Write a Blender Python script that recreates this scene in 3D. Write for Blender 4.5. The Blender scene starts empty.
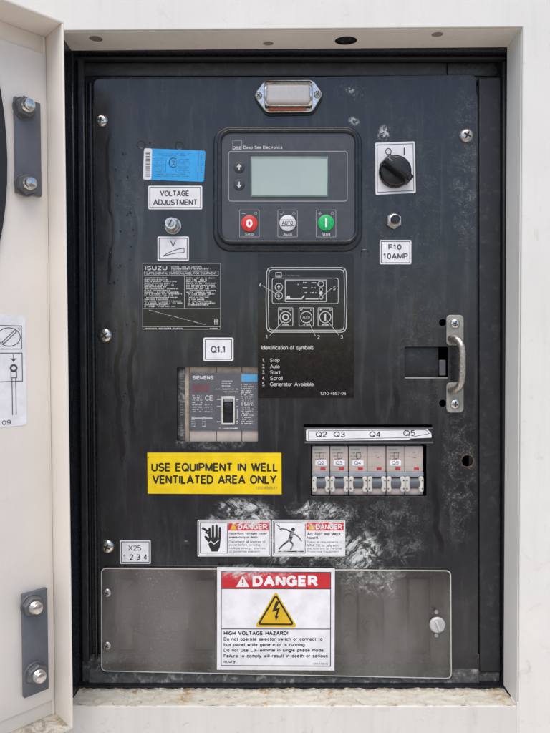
import bpy, bmesh, math, random
from mathutils import Vector, Matrix, Euler
from mathutils import noise as mnoise
random.seed(7)
R = math.radians
scene = bpy.context.scene
COL = scene.collection

# ------------------------------------------------------------------ camera
F = 600.0
cam_d = bpy.data.cameras.new("camera")
cam = bpy.data.objects.new("camera", cam_d)
COL.objects.link(cam)
cam_d.sensor_fit = 'VERTICAL'
cam_d.sensor_height = 36.0
cam_d.lens = 36.0 * F / 733.0
cam_d.clip_start = 0.02
cam_d.clip_end = 400.0
CR = (Matrix.Rotation(R(0.38), 3, 'Z') @ Matrix.Rotation(R(90 - 1.48), 3, 'X') @ Matrix.Rotation(R(-0.25), 3, 'Z'))
CP = Vector((0, -0.6, 0))
cam.matrix_world = Matrix.Translation(CP) @ CR.to_4x4()
scene.camera = cam

# ------------------------------------------------------------------ light (soft overcast daylight)
world = bpy.data.worlds.new("World")
scene.world = world
world.use_nodes = True
wn = world.node_tree
wn.nodes.clear()
sky = wn.nodes.new('ShaderNodeTexSky')
sky.sky_type = 'NISHITA'
sky.sun_disc = False
SUN_EL, SUN_AZ = 66.0, 194.0      # azimuth measured so that 180 is straight behind the camera
sky.sun_elevation = R(SUN_EL)
sky.sun_rotation = R(SUN_AZ)
sky.dust_density = 2.0
sky.air_density = 1.0
sky.ozone_density = 1.0
bgn = wn.nodes.new('ShaderNodeBackground')
bgn.inputs['Strength'].default_value = 0.135
wo = wn.nodes.new('ShaderNodeOutputWorld')
wn.links.new(sky.outputs[0], bgn.inputs[0])
wn.links.new(bgn.outputs[0], wo.inputs[0])
sd = bpy.data.lights.new("sun", 'SUN')
sd.energy = 1.8
sd.angle = R(60)
sd.color = (1.0, 0.90, 0.77)
sun = bpy.data.objects.new("sun", sd)
COL.objects.link(sun)
az, el = R(SUN_AZ), R(SUN_EL)
sdir = Vector((math.sin(az) * math.cos(el), math.cos(az) * math.cos(el), math.sin(el)))
sun.rotation_euler = sdir.to_track_quat('Z', 'Y').to_euler()
sun.location = sdir * 3
scene.view_settings.view_transform = 'Standard'
scene.view_settings.look = 'None'
scene.view_settings.gamma = 1
scene.view_settings.exposure = 0.58
scene.view_settings.use_curve_mapping = False

# ------------------------------------------------------------------ pixel of the photograph -> point on a plane of the place
def ray(px, py):
    return CR @ Vector(((px - 275) / F, -(py - 366.5) / F, -1.0))
def U(px, py, y=0.0):             # y in metres
    d = ray(px, py)
    t = (y - CP.y) / d.y
    return CP + d * t

# ------------------------------------------------------------------ node helpers
class NT:
    def __init__(s, mat):
        mat.use_nodes = True
        s.nt = mat.node_tree
        s.nt.nodes.clear()
        s.out = s.nt.nodes.new('ShaderNodeOutputMaterial')
    def n(s, t, ins=None, **p):
        nd = s.nt.nodes.new(t)
        for k, v in p.items(): setattr(nd, k, v)
        for k, v in (ins or {}).items():
            i = nd.inputs[k]
            if isinstance(v, bpy.types.NodeSocket): s.nt.links.new(v, i)
            else: i.default_value = v
        return nd
    def math(s, op, a, b=0.0, clamp=False):
        nd = s.n('ShaderNodeMath', {0: a, 1: b}, operation=op)
        nd.use_clamp = clamp
        return nd.outputs[0]
    def ramp(s, v, a, b, lo=0.0, hi=1.0, smooth=True):
        nd = s.n('ShaderNodeMapRange', {'Value': v, 'From Min': a, 'From Max': b, 'To Min': lo, 'To Max': hi})
        if smooth: nd.interpolation_type = 'SMOOTHSTEP'
        return nd.outputs[0]
    def mix(s, f, a, b):
        nd = s.n('ShaderNodeMix', data_type='RGBA')
        for i, v in ((0, f), (6, a), (7, b)):
            if isinstance(v, bpy.types.NodeSocket): s.nt.links.new(v, nd.inputs[i])
            else: nd.inputs[i].default_value = v
        return nd.outputs[2]
    def pos(s, sx=1, sy=1, sz=1, rot=0):
        g = s.n('ShaderNodeNewGeometry').outputs['Position']
        return s.n('ShaderNodeMapping', {'Vector': g, 'Scale': (1000 * sx, 1000 * sy, 1000 * sz), 'Rotation': (0, rot, 0)}).outputs[0]
    def noise(s, vec, scale, detail=4, rough=0.55, dist=0.0):
        return s.n('ShaderNodeTexNoise', {'Vector': vec, 'Scale': scale, 'Detail': detail, 'Roughness': rough, 'Distortion': dist}).outputs[0]
    def blob(s, px, py, rx, rz, ang=0, soft=0.35):
        c = U(px, py)
        g = s.n('ShaderNodeNewGeometry').outputs['Position']
        m = s.n('ShaderNodeMapping', {'Vector': g, 'Location': (c.x, 0, c.z), 'Rotation': (0, R(ang), 0),
                                      'Scale': (rx / 1000, 10.0, rz / 1000)}, vector_type='TEXTURE').outputs[0]
        l = s.n('ShaderNodeVectorMath', {0: m}, operation='LENGTH').outputs['Value']
        return s.ramp(l, 1.0, soft, 0, 1)

def c4(c): return (c[0], c[1], c[2], 1.0)
def hexc(r, g, b):
    f = lambda v: ((v / 255 + 0.055) / 1.055) ** 2.4 if v / 255 > 0.04045 else v / 255 / 12.92
    return (f(r), f(g), f(b))

def mat(name, col, rough=0.5, metal=0.0, var=0.12, vscale=0.08, bump=0.05, bscale=0.8, spec=0.5, rvar=0.1, dirt=0.0, dirtcol=(0.2, 0.17, 0.13)):
    m = bpy.data.materials.new(name)
    t = NT(m)
    p = t.pos()
    nz = t.noise(p, vscale, 5)
    c = t.mix(t.ramp(nz, 0.3, 0.7), c4([v * (1 - var) for v in col]), c4([min(1, v * (1 + var)) for v in col]))
    if dirt > 0:
        d = t.math('MULTIPLY', t.ramp(t.noise(p, 0.12, 8, 0.7, 0.5), 0.5, 0.72), dirt)
        c = t.mix(d, c, c4(dirtcol))
    rg = t.ramp(t.noise(p, vscale * 4, 3), 0.3, 0.7, max(0.03, rough - rvar), min(1, rough + rvar))
    b = t.n('ShaderNodeBump', {'Height': t.noise(p, bscale, 3), 'Strength': bump, 'Distance': 0.0005})
    s = t.n('ShaderNodeBsdfPrincipled', {'Base Color': c, 'Roughness': rg, 'Metallic': metal, 'Specular IOR Level': spec, 'Normal': b.outputs[0]})
    t.nt.links.new(s.outputs[0], t.out.inputs[0])
    return m

def residue(t):
    """dried white splashes and rubbed smears, shared by the panel, its stickers and the clear cover"""
    wn_ = t.n('ShaderNodeTexNoise', {'Vector': t.pos(), 'Scale': 0.022, 'Detail': 1}).outputs['Color']
    off = t.n('ShaderNodeVectorMath', {0: t.n('ShaderNodeVectorMath', {0: wn_, 1: (0.5, 0.5, 0.5)}, operation='SUBTRACT').outputs[0], 'Scale': 20.0}, operation='SCALE').outputs[0]
    wp = t.n('ShaderNodeVectorMath', {0: t.pos(), 1: off}, operation='ADD').outputs[0]
    def fib(ang, al, ac):
        r0 = t.n('ShaderNodeMapping', {'Vector': wp, 'Rotation': (0, R(ang), 0)}).outputs[0]
        return t.n('ShaderNodeMapping', {'Vector': r0, 'Scale': (al, 1, ac)}).outputs[0]
    sA = fib(-35, 0.045, 0.30)
    sB = fib(36, 0.035, 0.24)
    p = t.pos()
    def ridge(v, sc, dist, w):
        n = t.noise(v, sc, 8, 0.74, dist)
        g = t.noise(p, 0.045, 3, 0.5, 0.4)
        return t.math('MULTIPLY', t.ramp(n, 0.42 - w, 0.62), t.ramp(t.noise(p, 0.06, 9, 0.75, 1.0), 0.44, 0.56, 0.06, 1))
    rA = ridge(sA, 1.0, 0.25, 0.0)
    rB = ridge(sB, 1.0, 0.3, 0.01)
    fine = t.ramp(t.noise(p, 0.55, 6, 0.75), 0.46, 0.66)
    mid = t.ramp(t.noise(p, 0.09, 8, 0.7, 1.2), 0.45, 0.62)
    def mx(*a):
        r = a[0]
        for b in a[1:]: r = t.math('MAXIMUM', r, b)
        return r
    strokesA = mx(t.blob(246, 512, 36, 15, 10, 0.4), t.blob(222, 516, 22, 8, -20))
    strokesB = mx(t.blob(248, 522, 30, 9, 0, 0.3), t.blob(318, 525, 30, 9, 0, 0.3), t.blob(358, 552, 32, 27, 40, 0.45), t.blob(316, 511, 36, 12, 4, 0.3), t.math('MULTIPLY', t.blob(375, 580, 45, 20, 5), 0.7), t.math('MULTIPLY', t.blob(300, 545, 60, 26), 0.7), t.math('MULTIPLY', t.blob(252, 571, 50, 9), 0.55))
    cloud = mx(t.math('MULTIPLY', t.blob(392, 515, 30, 24, 30), 0.32), t.math('MULTIPLY', t.blob(402, 548, 32, 22), 0.34), t.blob(352, 562, 30, 14), t.blob(366, 582, 34, 14), t.math('MULTIPLY', t.blob(250, 512, 34, 16), 1.0),
               t.math('MULTIPLY', t.blob(330, 515, 36, 16), 1.0), t.math('MULTIPLY', t.blob(215, 445, 48, 6, 0, 0.5), 0.3), t.math('MULTIPLY', t.blob(183, 443, 10, 7, 0, 0.5), 0.5))
    speck = mx(t.blob(459, 470, 24, 95), t.blob(466, 170, 22, 110), t.blob(352, 92, 22, 14), t.math('MULTIPLY', t.blob(405, 200, 60, 140), 0.35),
               t.math('MULTIPLY', t.blob(425, 350, 42, 80), 0.45), t.math('MULTIPLY', t.blob(384, 520, 60, 50), 0.8), t.math('MULTIPLY', t.blob(130, 200, 22, 60), 0.45))
    chalk = mx(t.blob(384, 133, 8, 10, 20, 0.2), t.blob(354, 121, 7, 5, 20, 0.2), t.blob(350, 90, 6, 4, 20, 0.2))
    f = mx(t.math('MULTIPLY', t.math('MULTIPLY', strokesA, rA), t.ramp(fine, 0, 1, 0.75, 1)),
           t.math('MULTIPLY', t.math('MULTIPLY', strokesB, rB), t.ramp(fine, 0, 1, 0.8, 1)),
           t.math('MULTIPLY', t.math('MULTIPLY', cloud, mid), t.ramp(fine, 0, 1, 0.12, 0.6)),
           t.math('MULTIPLY', t.math('MULTIPLY', speck, mid), t.ramp(fine, 0, 1, 0.015, 0.16)),
           t.math('MULTIPLY', t.math('MULTIPLY', chalk, t.ramp(t.noise(p, 0.25, 5, 0.7), 0.46, 0.56)), 0.55))
    return t.math('MULTIPLY', f, 1.9, True)

def mat_panel():
    m = bpy.data.materials.new("charcoal_panel_paint")
    t = NT(m)
    p = t.pos()
    base = t.mix(t.ramp(t.noise(p, 0.012, 6, 0.6), 0.35, 0.65), c4((0.009, 0.0105, 0.013)), c4((0.014, 0.015, 0.018)))
    # rubbed streaks running down
    st = t.noise(t.pos(1, 1, 0.12), 0.10, 7, 0.65, 0.4)
    base = t.mix(t.ramp(st, 0.48, 0.72, 0, 0.45), base, c4((0.060, 0.062, 0.064)))
    base = t.mix(t.ramp(t.noise(p, 0.03, 8, 0.7), 0.5, 0.75, 0, 0.25), base, c4((0.06, 0.058, 0.056)))
    # wet run marks
    wob = t.n('ShaderNodeMapping', {'Vector': p, 'Scale': (0, 0, 1)}).outputs[0]
    wv = t.math('MULTIPLY', t.math('SUBTRACT', t.noise(wob, 0.012, 3), 0.5), 34)
    sp = t.n('ShaderNodeSeparateXYZ', {0: p})
    xx = t.math('ADD', sp.outputs[0], wv)
    runs = None
    for px, w, top, bot in ((119, 3.6, 135, 480), (132, 3.4, 190, 450), (110, 2.2, 125, 300), (300, 2.4, 460, 520), (437, 4.0, 470, 565), (164, 2.2, 150, 260), (398, 3.2, 380, 430), (245, 2.0, 95, 125), (415, 2.5, 260, 345)):
        c = U(px, 300).x * 1000
        a = t.ramp(t.math('ABSOLUTE', t.math('SUBTRACT', xx, c)), w, w * 0.5)
        zt, zb = U(px, top).z * 1000, U(px, bot).z * 1000
        a = t.math('MULTIPLY', a, t.math('MULTIPLY', t.ramp(sp.outputs[2], zt, zt - 15), t.ramp(sp.outputs[2], zb, zb + 30)))
        runs = a if runs is None else t.math('MAXIMUM', runs, a)
    film = t.math('MULTIPLY', t.blob(128, 290, 42, 190, 0, 0.2), t.ramp(t.noise(t.pos(1, 1, 0.25), 0.09, 6, 0.65), 0.38, 0.62, 0.2, 1))
    base = t.mix(t.math('MULTIPLY', film, 0.40), base, c4((0.10, 0.10, 0.105)))
    base = t.mix(t.math('MULTIPLY', runs, 0.85), base, c4((0.007, 0.007, 0.008)))
    res = residue(t)
    col = t.mix(t.math('MULTIPLY', res, 0.9), base, c4((0.62, 0.65, 0.63)))
    dots = t.ramp(t.noise(p, 0.9, 2, 0.5), 0.74, 0.78, 0, 0.5)
    col = t.mix(dots, col, c4((0.35, 0.34, 0.32)))
    # rust round the bare hole
    rust = t.math('MULTIPLY', t.blob(467.5, 461, 8.2, 8.6, 0, 0.75), t.ramp(t.noise(p, 0.3, 5), 0.4, 0.6, 0, 0.6))
    col = t.mix(rust, col, c4((0.22, 0.13, 0.08)))
    rg = t.ramp(t.noise(p, 0.05, 6, 0.6), 0.3, 0.7, 0.16, 0.30)
    rg = t.math('ADD', rg, t.math('MULTIPLY', res, 0.3))
    rg = t.math('SUBTRACT', rg, t.math('MULTIPLY', runs, 0.14), True)
    hb = t.math('ADD', t.math('MULTIPLY', t.noise(p, 0.7, 3), 0.4), t.math('MULTIPLY', t.noise(p, 0.02, 2), 2.0))
    b = t.n('ShaderNodeBump', {'Height': t.math('ADD', hb, res), 'Strength': 0.25, 'Distance': 0.0004})
    s = t.n('ShaderNodeBsdfPrincipled', {'Base Color': col, 'Roughness': rg, 'Specular IOR Level': 0.65, 'Normal': b.outputs[0]})
    t.nt.links.new(s.outputs[0], t.out.inputs[0])
    return m

def mat_soiled(name, col, rough, use_res=True, spec=0.5, scr=0.25):
    """sticker faces: flat print colour, worn, with the shared residue over it"""
    m = bpy.data.materials.new(name)
    t = NT(m)
    p = t.pos()
    c = t.mix(t.ramp(t.noise(p, 0.06, 6, 0.65), 0.3, 0.75), c4(col), c4([v * 0.82 for v in col]))
    c = t.mix(t.ramp(t.noise(p, 0.35, 6, 0.75), 0.62, 0.8, 0, scr), c, c4((0.35, 0.34, 0.33)))
    if use_res:
        res = residue(t)
        c = t.mix(t.math('MULTIPLY', res, 0.95), c, c4((0.66, 0.67, 0.66)))
    rg = t.ramp(t.noise(p, 0.08, 4), 0.3, 0.7, rough - 0.08, rough + 0.12)
    s = t.n('ShaderNodeBsdfPrincipled', {'Base Color': c, 'Roughness': rg, 'Specular IOR Level': spec})
    t.nt.links.new(s.outputs[0], t.out.inputs[0])
    return m

def mat_wall(name, col, streak=0.3, dirt=0.3, rough=0.45, rust=0.0, dcol=(0.30, 0.25, 0.20)):
    m = bpy.data.materials.new(name)
    t = NT(m)
    p = t.pos()
    c = t.mix(t.ramp(t.noise(p, 0.01, 5), 0.3, 0.7), c4(col), c4([v * 0.93 for v in col]))
    st = t.noise(t.pos(1, 1, 0.08), 0.12, 6, 0.6)
    c = t.mix(t.ramp(st, 0.45, 0.75, 0, streak), c, c4([v * 0.72 for v in col]))
    d = t.noise(p, 0.06, 9, 0.75, 0.8)
    c = t.mix(t.ramp(d, 0.55 if dirt < 1 else 0.44, 0.75 if dirt < 1 else 0.58, 0, min(dirt, 0.8)), c, c4(dcol))
    mk = t.noise(t.pos(1, 1, 0.6, R(30)), 0.15, 8, 0.8, 2.5)
    c = t.mix(t.ramp(mk, 0.68, 0.74, 0, 0.5 * max(0.4, dirt)), c, c4((0.2, 0.17, 0.15)))
    if rust > 0:
        spots = None
        for px, r in ((182, 12), (262, 11), (284, 7), (130, 6), (330, 6), (506, 16), (392, 5)):
            q = t.blob(279 + (px - 279) * 0.955, 366, r, 4000, 0, 0.1)
            spots = q if spots is None else t.math('MAXIMUM', spots, q)
        spots = t.math('MAXIMUM', t.math('MULTIPLY', spots, 0.9), 0.22)
        rr_ = t.math('MULTIPLY', t.ramp(t.noise(p, 0.05, 6, 0.7), 0.44, 0.56), t.ramp(t.noise(p, 0.25, 6, 0.7), 0.38, 0.58))
        c = t.mix(t.math('MULTIPLY', t.math('MULTIPLY', rr_, spots), rust), c, c4((0.40, 0.22, 0.06)))
        fl = t.ramp(t.noise(p, 0.16, 9, 0.8, 0.6), 0.57, 0.62)
        c = t.mix(t.math('MULTIPLY', fl, 0.75 * rust), c, c4((0.15, 0.13, 0.09)))
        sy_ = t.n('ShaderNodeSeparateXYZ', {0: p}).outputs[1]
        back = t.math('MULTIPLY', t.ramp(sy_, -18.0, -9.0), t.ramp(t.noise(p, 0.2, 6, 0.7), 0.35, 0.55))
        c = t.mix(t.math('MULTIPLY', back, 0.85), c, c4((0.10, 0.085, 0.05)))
    b = t.n('ShaderNodeBump', {'Height': t.noise(p, 0.5, 5, 0.6), 'Strength': 0.12, 'Distance': 0.0005})
    s = t.n('ShaderNodeBsdfPrincipled', {'Base Color': c, 'Roughness': rough, 'Normal': b.outputs[0]})
    t.nt.links.new(s.outputs[0], t.out.inputs[0])
    return m

def mat_cover():
    m = bpy.data.materials.new("scratched_clear_plastic")
    t = NT(m)
    p = t.pos()
    res = residue(t)
    haze_refl = t.ramp(t.noise(t.pos(1, 1, 0.35), 0.016, 4, 0.5), 0.38, 0.62, 0.05, 0.36)  # plastic haze, with streaky reflections painted in as uneven opacity
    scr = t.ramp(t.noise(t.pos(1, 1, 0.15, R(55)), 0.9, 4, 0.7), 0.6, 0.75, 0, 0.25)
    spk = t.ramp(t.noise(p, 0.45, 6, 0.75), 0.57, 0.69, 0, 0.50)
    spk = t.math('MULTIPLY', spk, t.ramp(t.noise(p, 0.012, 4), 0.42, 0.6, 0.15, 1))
    f = t.math('ADD', t.math('ADD', haze_refl, scr), t.math('ADD', spk, t.math('MULTIPLY', res, 0.5)), True)
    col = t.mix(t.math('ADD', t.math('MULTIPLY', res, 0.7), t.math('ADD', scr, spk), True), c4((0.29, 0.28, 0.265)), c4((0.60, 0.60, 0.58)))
    s = t.n('ShaderNodeBsdfPrincipled', {'Base Color': col, 'Roughness': 0.34, 'Specular IOR Level': 0.7})
    tr = t.n('ShaderNodeBsdfTransparent', {'Color': (0.93, 0.91, 0.88, 1)})
    gl = t.n('ShaderNodeBsdfGlossy', {'Color': (1, 1, 1, 1), 'Roughness': 0.10})
    fr = t.n('ShaderNodeFresnel', {'IOR': 1.5})
    a = t.n('ShaderNodeMixShader', {0: fr.outputs[0], 1: tr.outputs[0], 2: gl.outputs[0]})
    b = t.n('ShaderNodeMixShader', {0: f, 1: a.outputs[0], 2: s.outputs[0]})
    t.nt.links.new(b.outputs[0], t.out.inputs[0])
    return m

def mat_metal(name, col=(0.62, 0.60, 0.57), rough=0.3, rust=0.0):
    m = bpy.data.materials.new(name)
    t = NT(m)
    p = t.pos()
    c = t.mix(t.ramp(t.noise(p, 0.5, 5, 0.7), 0.35, 0.7), c4(col), c4([v * 0.6 for v in col]))
    mt = 1.0
    if rust > 0:
        rf = t.ramp(t.noise(p, 0.22, 7, 0.75), 0.5, 0.6, 0, rust)
        c = t.mix(rf, c, c4((0.24, 0.12, 0.07)))
        mt = t.math('SUBTRACT', 1.0, rf)
    rg = t.ramp(t.noise(p, 0.7, 4), 0.3, 0.7, rough * 0.7, rough * 1.5)
    s = t.n('ShaderNodeBsdfPrincipled', {'Base Color': c, 'Roughness': rg, 'Metallic': mt})
    t.nt.links.new(s.outputs[0], t.out.inputs[0])
    return m

M = {}
M['panel'] = mat_panel()
M['wall'] = mat_wall("white_enclosure_paint", (0.73, 0.722, 0.68), 0.14, 0.32)
M['lower'] = mat_wall("stained_lower_paint", (0.665, 0.645, 0.60), 0.25, 0.45, 0.55)
M['sill'] = mat_wall("flaking_sill_paint", (0.60, 0.595, 0.53), 0.4, 0.7, 0.7, 0.9, (0.16, 0.14, 0.10))
M['reveal'] = mat_wall("dusty_reveal_paint", (0.84, 0.79, 0.72), 0.25, 0.25)
M['reveal_side'] = mat_wall("grey_white_reveal_paint", (0.82, 0.83, 0.80), 0.1, 0.1)
M['door'] = mat_wall("cream_door_paint", (0.85, 0.795, 0.725), 0.08, 0.10)
M['door_dirt'] = mat_wall("soiled_cream_paint", (0.58, 0.55, 0.49), 0.5, 1.0, 0.6, 1.0, (0.22, 0.19, 0.14))
M['black'] = mat("black_channel_paint", (0.008, 0.010, 0.014), 0.32, dirt=0.10, dirtcol=(0.12, 0.12, 0.12), bump=0.1)
M['black2'] = mat("dark_side_plate_paint", (0.017, 0.018, 0.022), 0.38, dirt=0.28, dirtcol=(0.13, 0.125, 0.12), bump=0.15)
M['dusty'] = mat("dusty_black_ledge", (0.07, 0.07, 0.07), 0.8, dirt=1.0, dirtcol=(0.36, 0.35, 0.33), vscale=0.3, bump=0.5, var=0.3)
M['rubber'] = mat("black_rubber", (0.012, 0.013, 0.015), 0.55, bump=0.1)
M['void'] = mat("dark_interior", (0.012, 0.012, 0.013), 0.8)
M['backplate'] = mat("dim_backplate", (0.10, 0.095, 0.088), 0.6, dirt=0.5)
M['bezel'] = mat("controller_housing_plastic", (0.013, 0.016, 0.022), 0.33, bump=0.12, bscale=1.2, dirt=0.12, dirtcol=(0.2, 0.2, 0.2))
M['face'] = mat("controller_face_film", (0.052, 0.058, 0.070), 0.38, var=0.08, dirt=0.12, dirtcol=(0.2, 0.2, 0.2))
M['lcd'] = mat("grey_green_display", (0.37, 0.455, 0.425), 0.16, var=0.05, vscale=0.015, bump=0, spec=0.6)
M['lcd_edge'] = mat("display_inner_edge", (0.17, 0.24, 0.21), 0.4)
M['ink'] = mat_soiled("white_print", (0.62, 0.62, 0.62), 0.5, False, scr=0.5)
M['dimink'] = mat_soiled("faded_grey_print", (0.30, 0.30, 0.31), 0.5, False, scr=0.5)
M['btn'] = mat("dark_button", (0.03, 0.033, 0.04), 0.4)
M['red'] = mat("red_button", (0.62, 0.035, 0.03), 0.35, var=0.05)
M['green'] = mat("green_button", (0.01, 0.42, 0.11), 0.35, var=0.05)
M['white_btn'] = mat("white_button", (0.66, 0.68, 0.70), 0.4, var=0.05)
M['label'] = mat_soiled("white_label_vinyl", (0.84, 0.84, 0.87), 0.4, False, scr=0.2)
M['label_dirty'] = mat_soiled("smeared_white_vinyl", (0.84, 0.84, 0.86), 0.4, True, scr=0.35)
M['pinkish'] = mat_soiled("smeared_red_print", (0.58, 0.02, 0.03), 0.42, True, scr=0.4)
M['dinkd'] = mat_soiled("smeared_black_print", (0.015, 0.015, 0.018), 0.45, True, scr=0.3)
M['dink'] = mat_soiled("black_print", (0.018, 0.018, 0.02), 0.45, False, scr=0.3)
M['fadeink'] = mat_soiled("weathered_black_print", (0.07, 0.07, 0.075), 0.45, False, scr=0.6)
M['yellow'] = mat_soiled("yellow_vinyl", (0.90, 0.64, 0.0), 0.4, False, scr=0.06)
M['yellowsign'] = mat_soiled("smeared_yellow_print", (0.75, 0.47, 0.01), 0.4, True, scr=0.3)
M['blue'] = mat_soiled("sky_blue_vinyl", (0.03, 0.40, 0.85), 0.45, False, scr=0.04)
M['blueink'] = mat_soiled("dark_blue_print", (0.02, 0.13, 0.32), 0.45, False, scr=0.05)
M['laminate'] = mat("glossy_dark_laminate", (0.007, 0.006, 0.006), 0.12, var=0.15, dirt=0.10, dirtcol=(0.14, 0.13, 0.12), rvar=0.06, bump=0.08, bscale=0.05)
M['chrome'] = mat_metal("bright_plated_steel", (0.72, 0.70, 0.67), 0.18)
M['steel'] = mat_metal("dull_zinc", (0.55, 0.54, 0.52), 0.38)
M['nut'] = mat("grey_painted_nut", (0.10, 0.105, 0.115), 0.45, dirt=0.3)
M['bracket'] = mat("slate_grey_bracket_paint", (0.105, 0.115, 0.135), 0.42, var=0.06, dirt=0.08, dirtcol=(0.3, 0.3, 0.3))
M['plug'] = mat("dull_brown_plug", (0.26, 0.23, 0.20), 0.6, dirt=0.5)
M['handle'] = mat_metal("weathered_handle_metal", (0.58, 0.56, 0.52), 0.36, 0.5)
M['handle_plate'] = mat("pale_cast_plate", (0.30, 0.30, 0.27), 0.5, 0.3, var=0.2, dirt=0.3)
M['recess'] = mat("screw_recess", (0.02, 0.018, 0.016), 0.6)
M['lens'] = mat("frosted_lens", (0.56, 0.53, 0.52), 0.2, var=0.02)
M['amber'] = mat("orange_reflector_strip", (0.45, 0.12, 0.07), 0.35)
M['knob'] = mat("black_knob_plastic", (0.010, 0.010, 0.012), 0.3)
M['beige'] = mat("beige_breaker_plastic", (0.50, 0.43, 0.39), 0.45, var=0.06, dirt=0.2, dirtcol=(0.25, 0.18, 0.12))
M['beige_dirty'] = mat("rust_stained_beige_plastic", (0.40, 0.32, 0.26), 0.5, var=0.2, vscale=0.15, dirt=0.7, dirtcol=(0.22, 0.13, 0.07))
M['mccb'] = mat("grey_breaker_face", (0.105, 0.108, 0.125), 0.35, var=0.1, dirt=0.15)
M['greybar'] = mat("blue_grey_plastic", (0.27, 0.29, 0.32), 0.45)
M['toggle'] = mat("dark_grey_toggle", (0.10, 0.11, 0.125), 0.4)
M['cheek'] = mat("white_breaker_cheek", (0.58, 0.56, 0.52), 0.4, dirt=0.3)
M['redwin'] = mat("red_indicator", (0.42, 0.04, 0.05), 0.3)
M['greenink'] = mat("green_print", (0.14, 0.30, 0.22), 0.5)
M['skyink'] = mat("blue_breaker_tag", (0.10, 0.36, 0.62), 0.4)
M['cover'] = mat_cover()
M['cover_edge'] = mat("pale_plastic_edge", (0.50, 0.49, 0.47), 0.4)
M['terminal'] = mat("terminal_metal", (0.30, 0.27, 0.24), 0.5, 0.4, dirt=0.4)
M['block'] = mat("grey_terminal_block", (0.26, 0.24, 0.22), 0.5, dirt=0.5)
M['latch'] = mat("aged_pale_plastic", (0.46, 0.46, 0.46), 0.35, dirt=0.4)
M['maroon'] = mat("maroon_reflection_tint", (0.10, 0.016, 0.014), 0.5)
M['drop'] = mat("water", (0.02, 0.022, 0.025), 0.05, bump=0)
M['pad'] = mat("pale_bounce_surface", (0.62, 0.57, 0.50), 0.9, vscale=0.002, bscale=0.02)
M['ground'] = mat("yard_gravel_earth", (0.165, 0.125, 0.115), 0.9, vscale=0.002, bscale=0.02)

# ------------------------------------------------------------------ mesh builder
def rr(x0, x1, y0, y1, r=2.0, n=5):
    pts = []
    for cx, cy, a0 in ((x1 - r, y0 + r, -90), (x1 - r, y1 - r, 0), (x0 + r, y1 - r, 90), (x0 + r, y0 + r, 180)):
        for i in range(n + 1):
            a = R(a0 + 90 * i / n)
            pts.append((cx + r * math.cos(a), cy + r * math.sin(a)))
    return pts
def quad_round(c, r, n=4):
    """rounded outline of any convex polygon"""
    out = []
    k = len(c)
    for i in range(k):
        p = Vector(c[i]); a = (Vector(c[i - 1]) - p).normalized(); b = (Vector(c[(i + 1) % k]) - p).normalized()
        for j in range(n + 1):
            u = j / n
            q = p + a * r * (1 - u) ** 2 + b * r * u ** 2
            out.append((q.x, q.y))
    return out
def circ(cx, cy, r, n=24, a0=0):
    return [(cx + r * math.cos(2 * math.pi * i / n + a0), cy + r * math.sin(2 * math.pi * i / n + a0)) for i in range(n)]

class Frame:
    """a thing's own frame: px positions on a plane parallel to the panel at depth y0 (mm), offsets towards the viewer in mm"""
    def __init__(s, ox, oy, y0=0.0):
        s.y0 = y0 / 1000
        s.o = U(ox, oy, s.y0)
    def __call__(s, x, y, d):
        w = U(x, y, s.y0)
        return Vector((w.x - s.o.x, -d / 1000, w.z - s.o.z))
class Metric:
    """metric frame: x right, y down (mm) on a plane with the given basis"""
    def __init__(s, o, right, normal):
        s.o = o; s.r = right; s.n = normal; s.u = Vector((0, 0, 1))
    def __call__(s, x, y, d):
        return (s.r * x - s.u * y + s.n * d) / 1000

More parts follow.
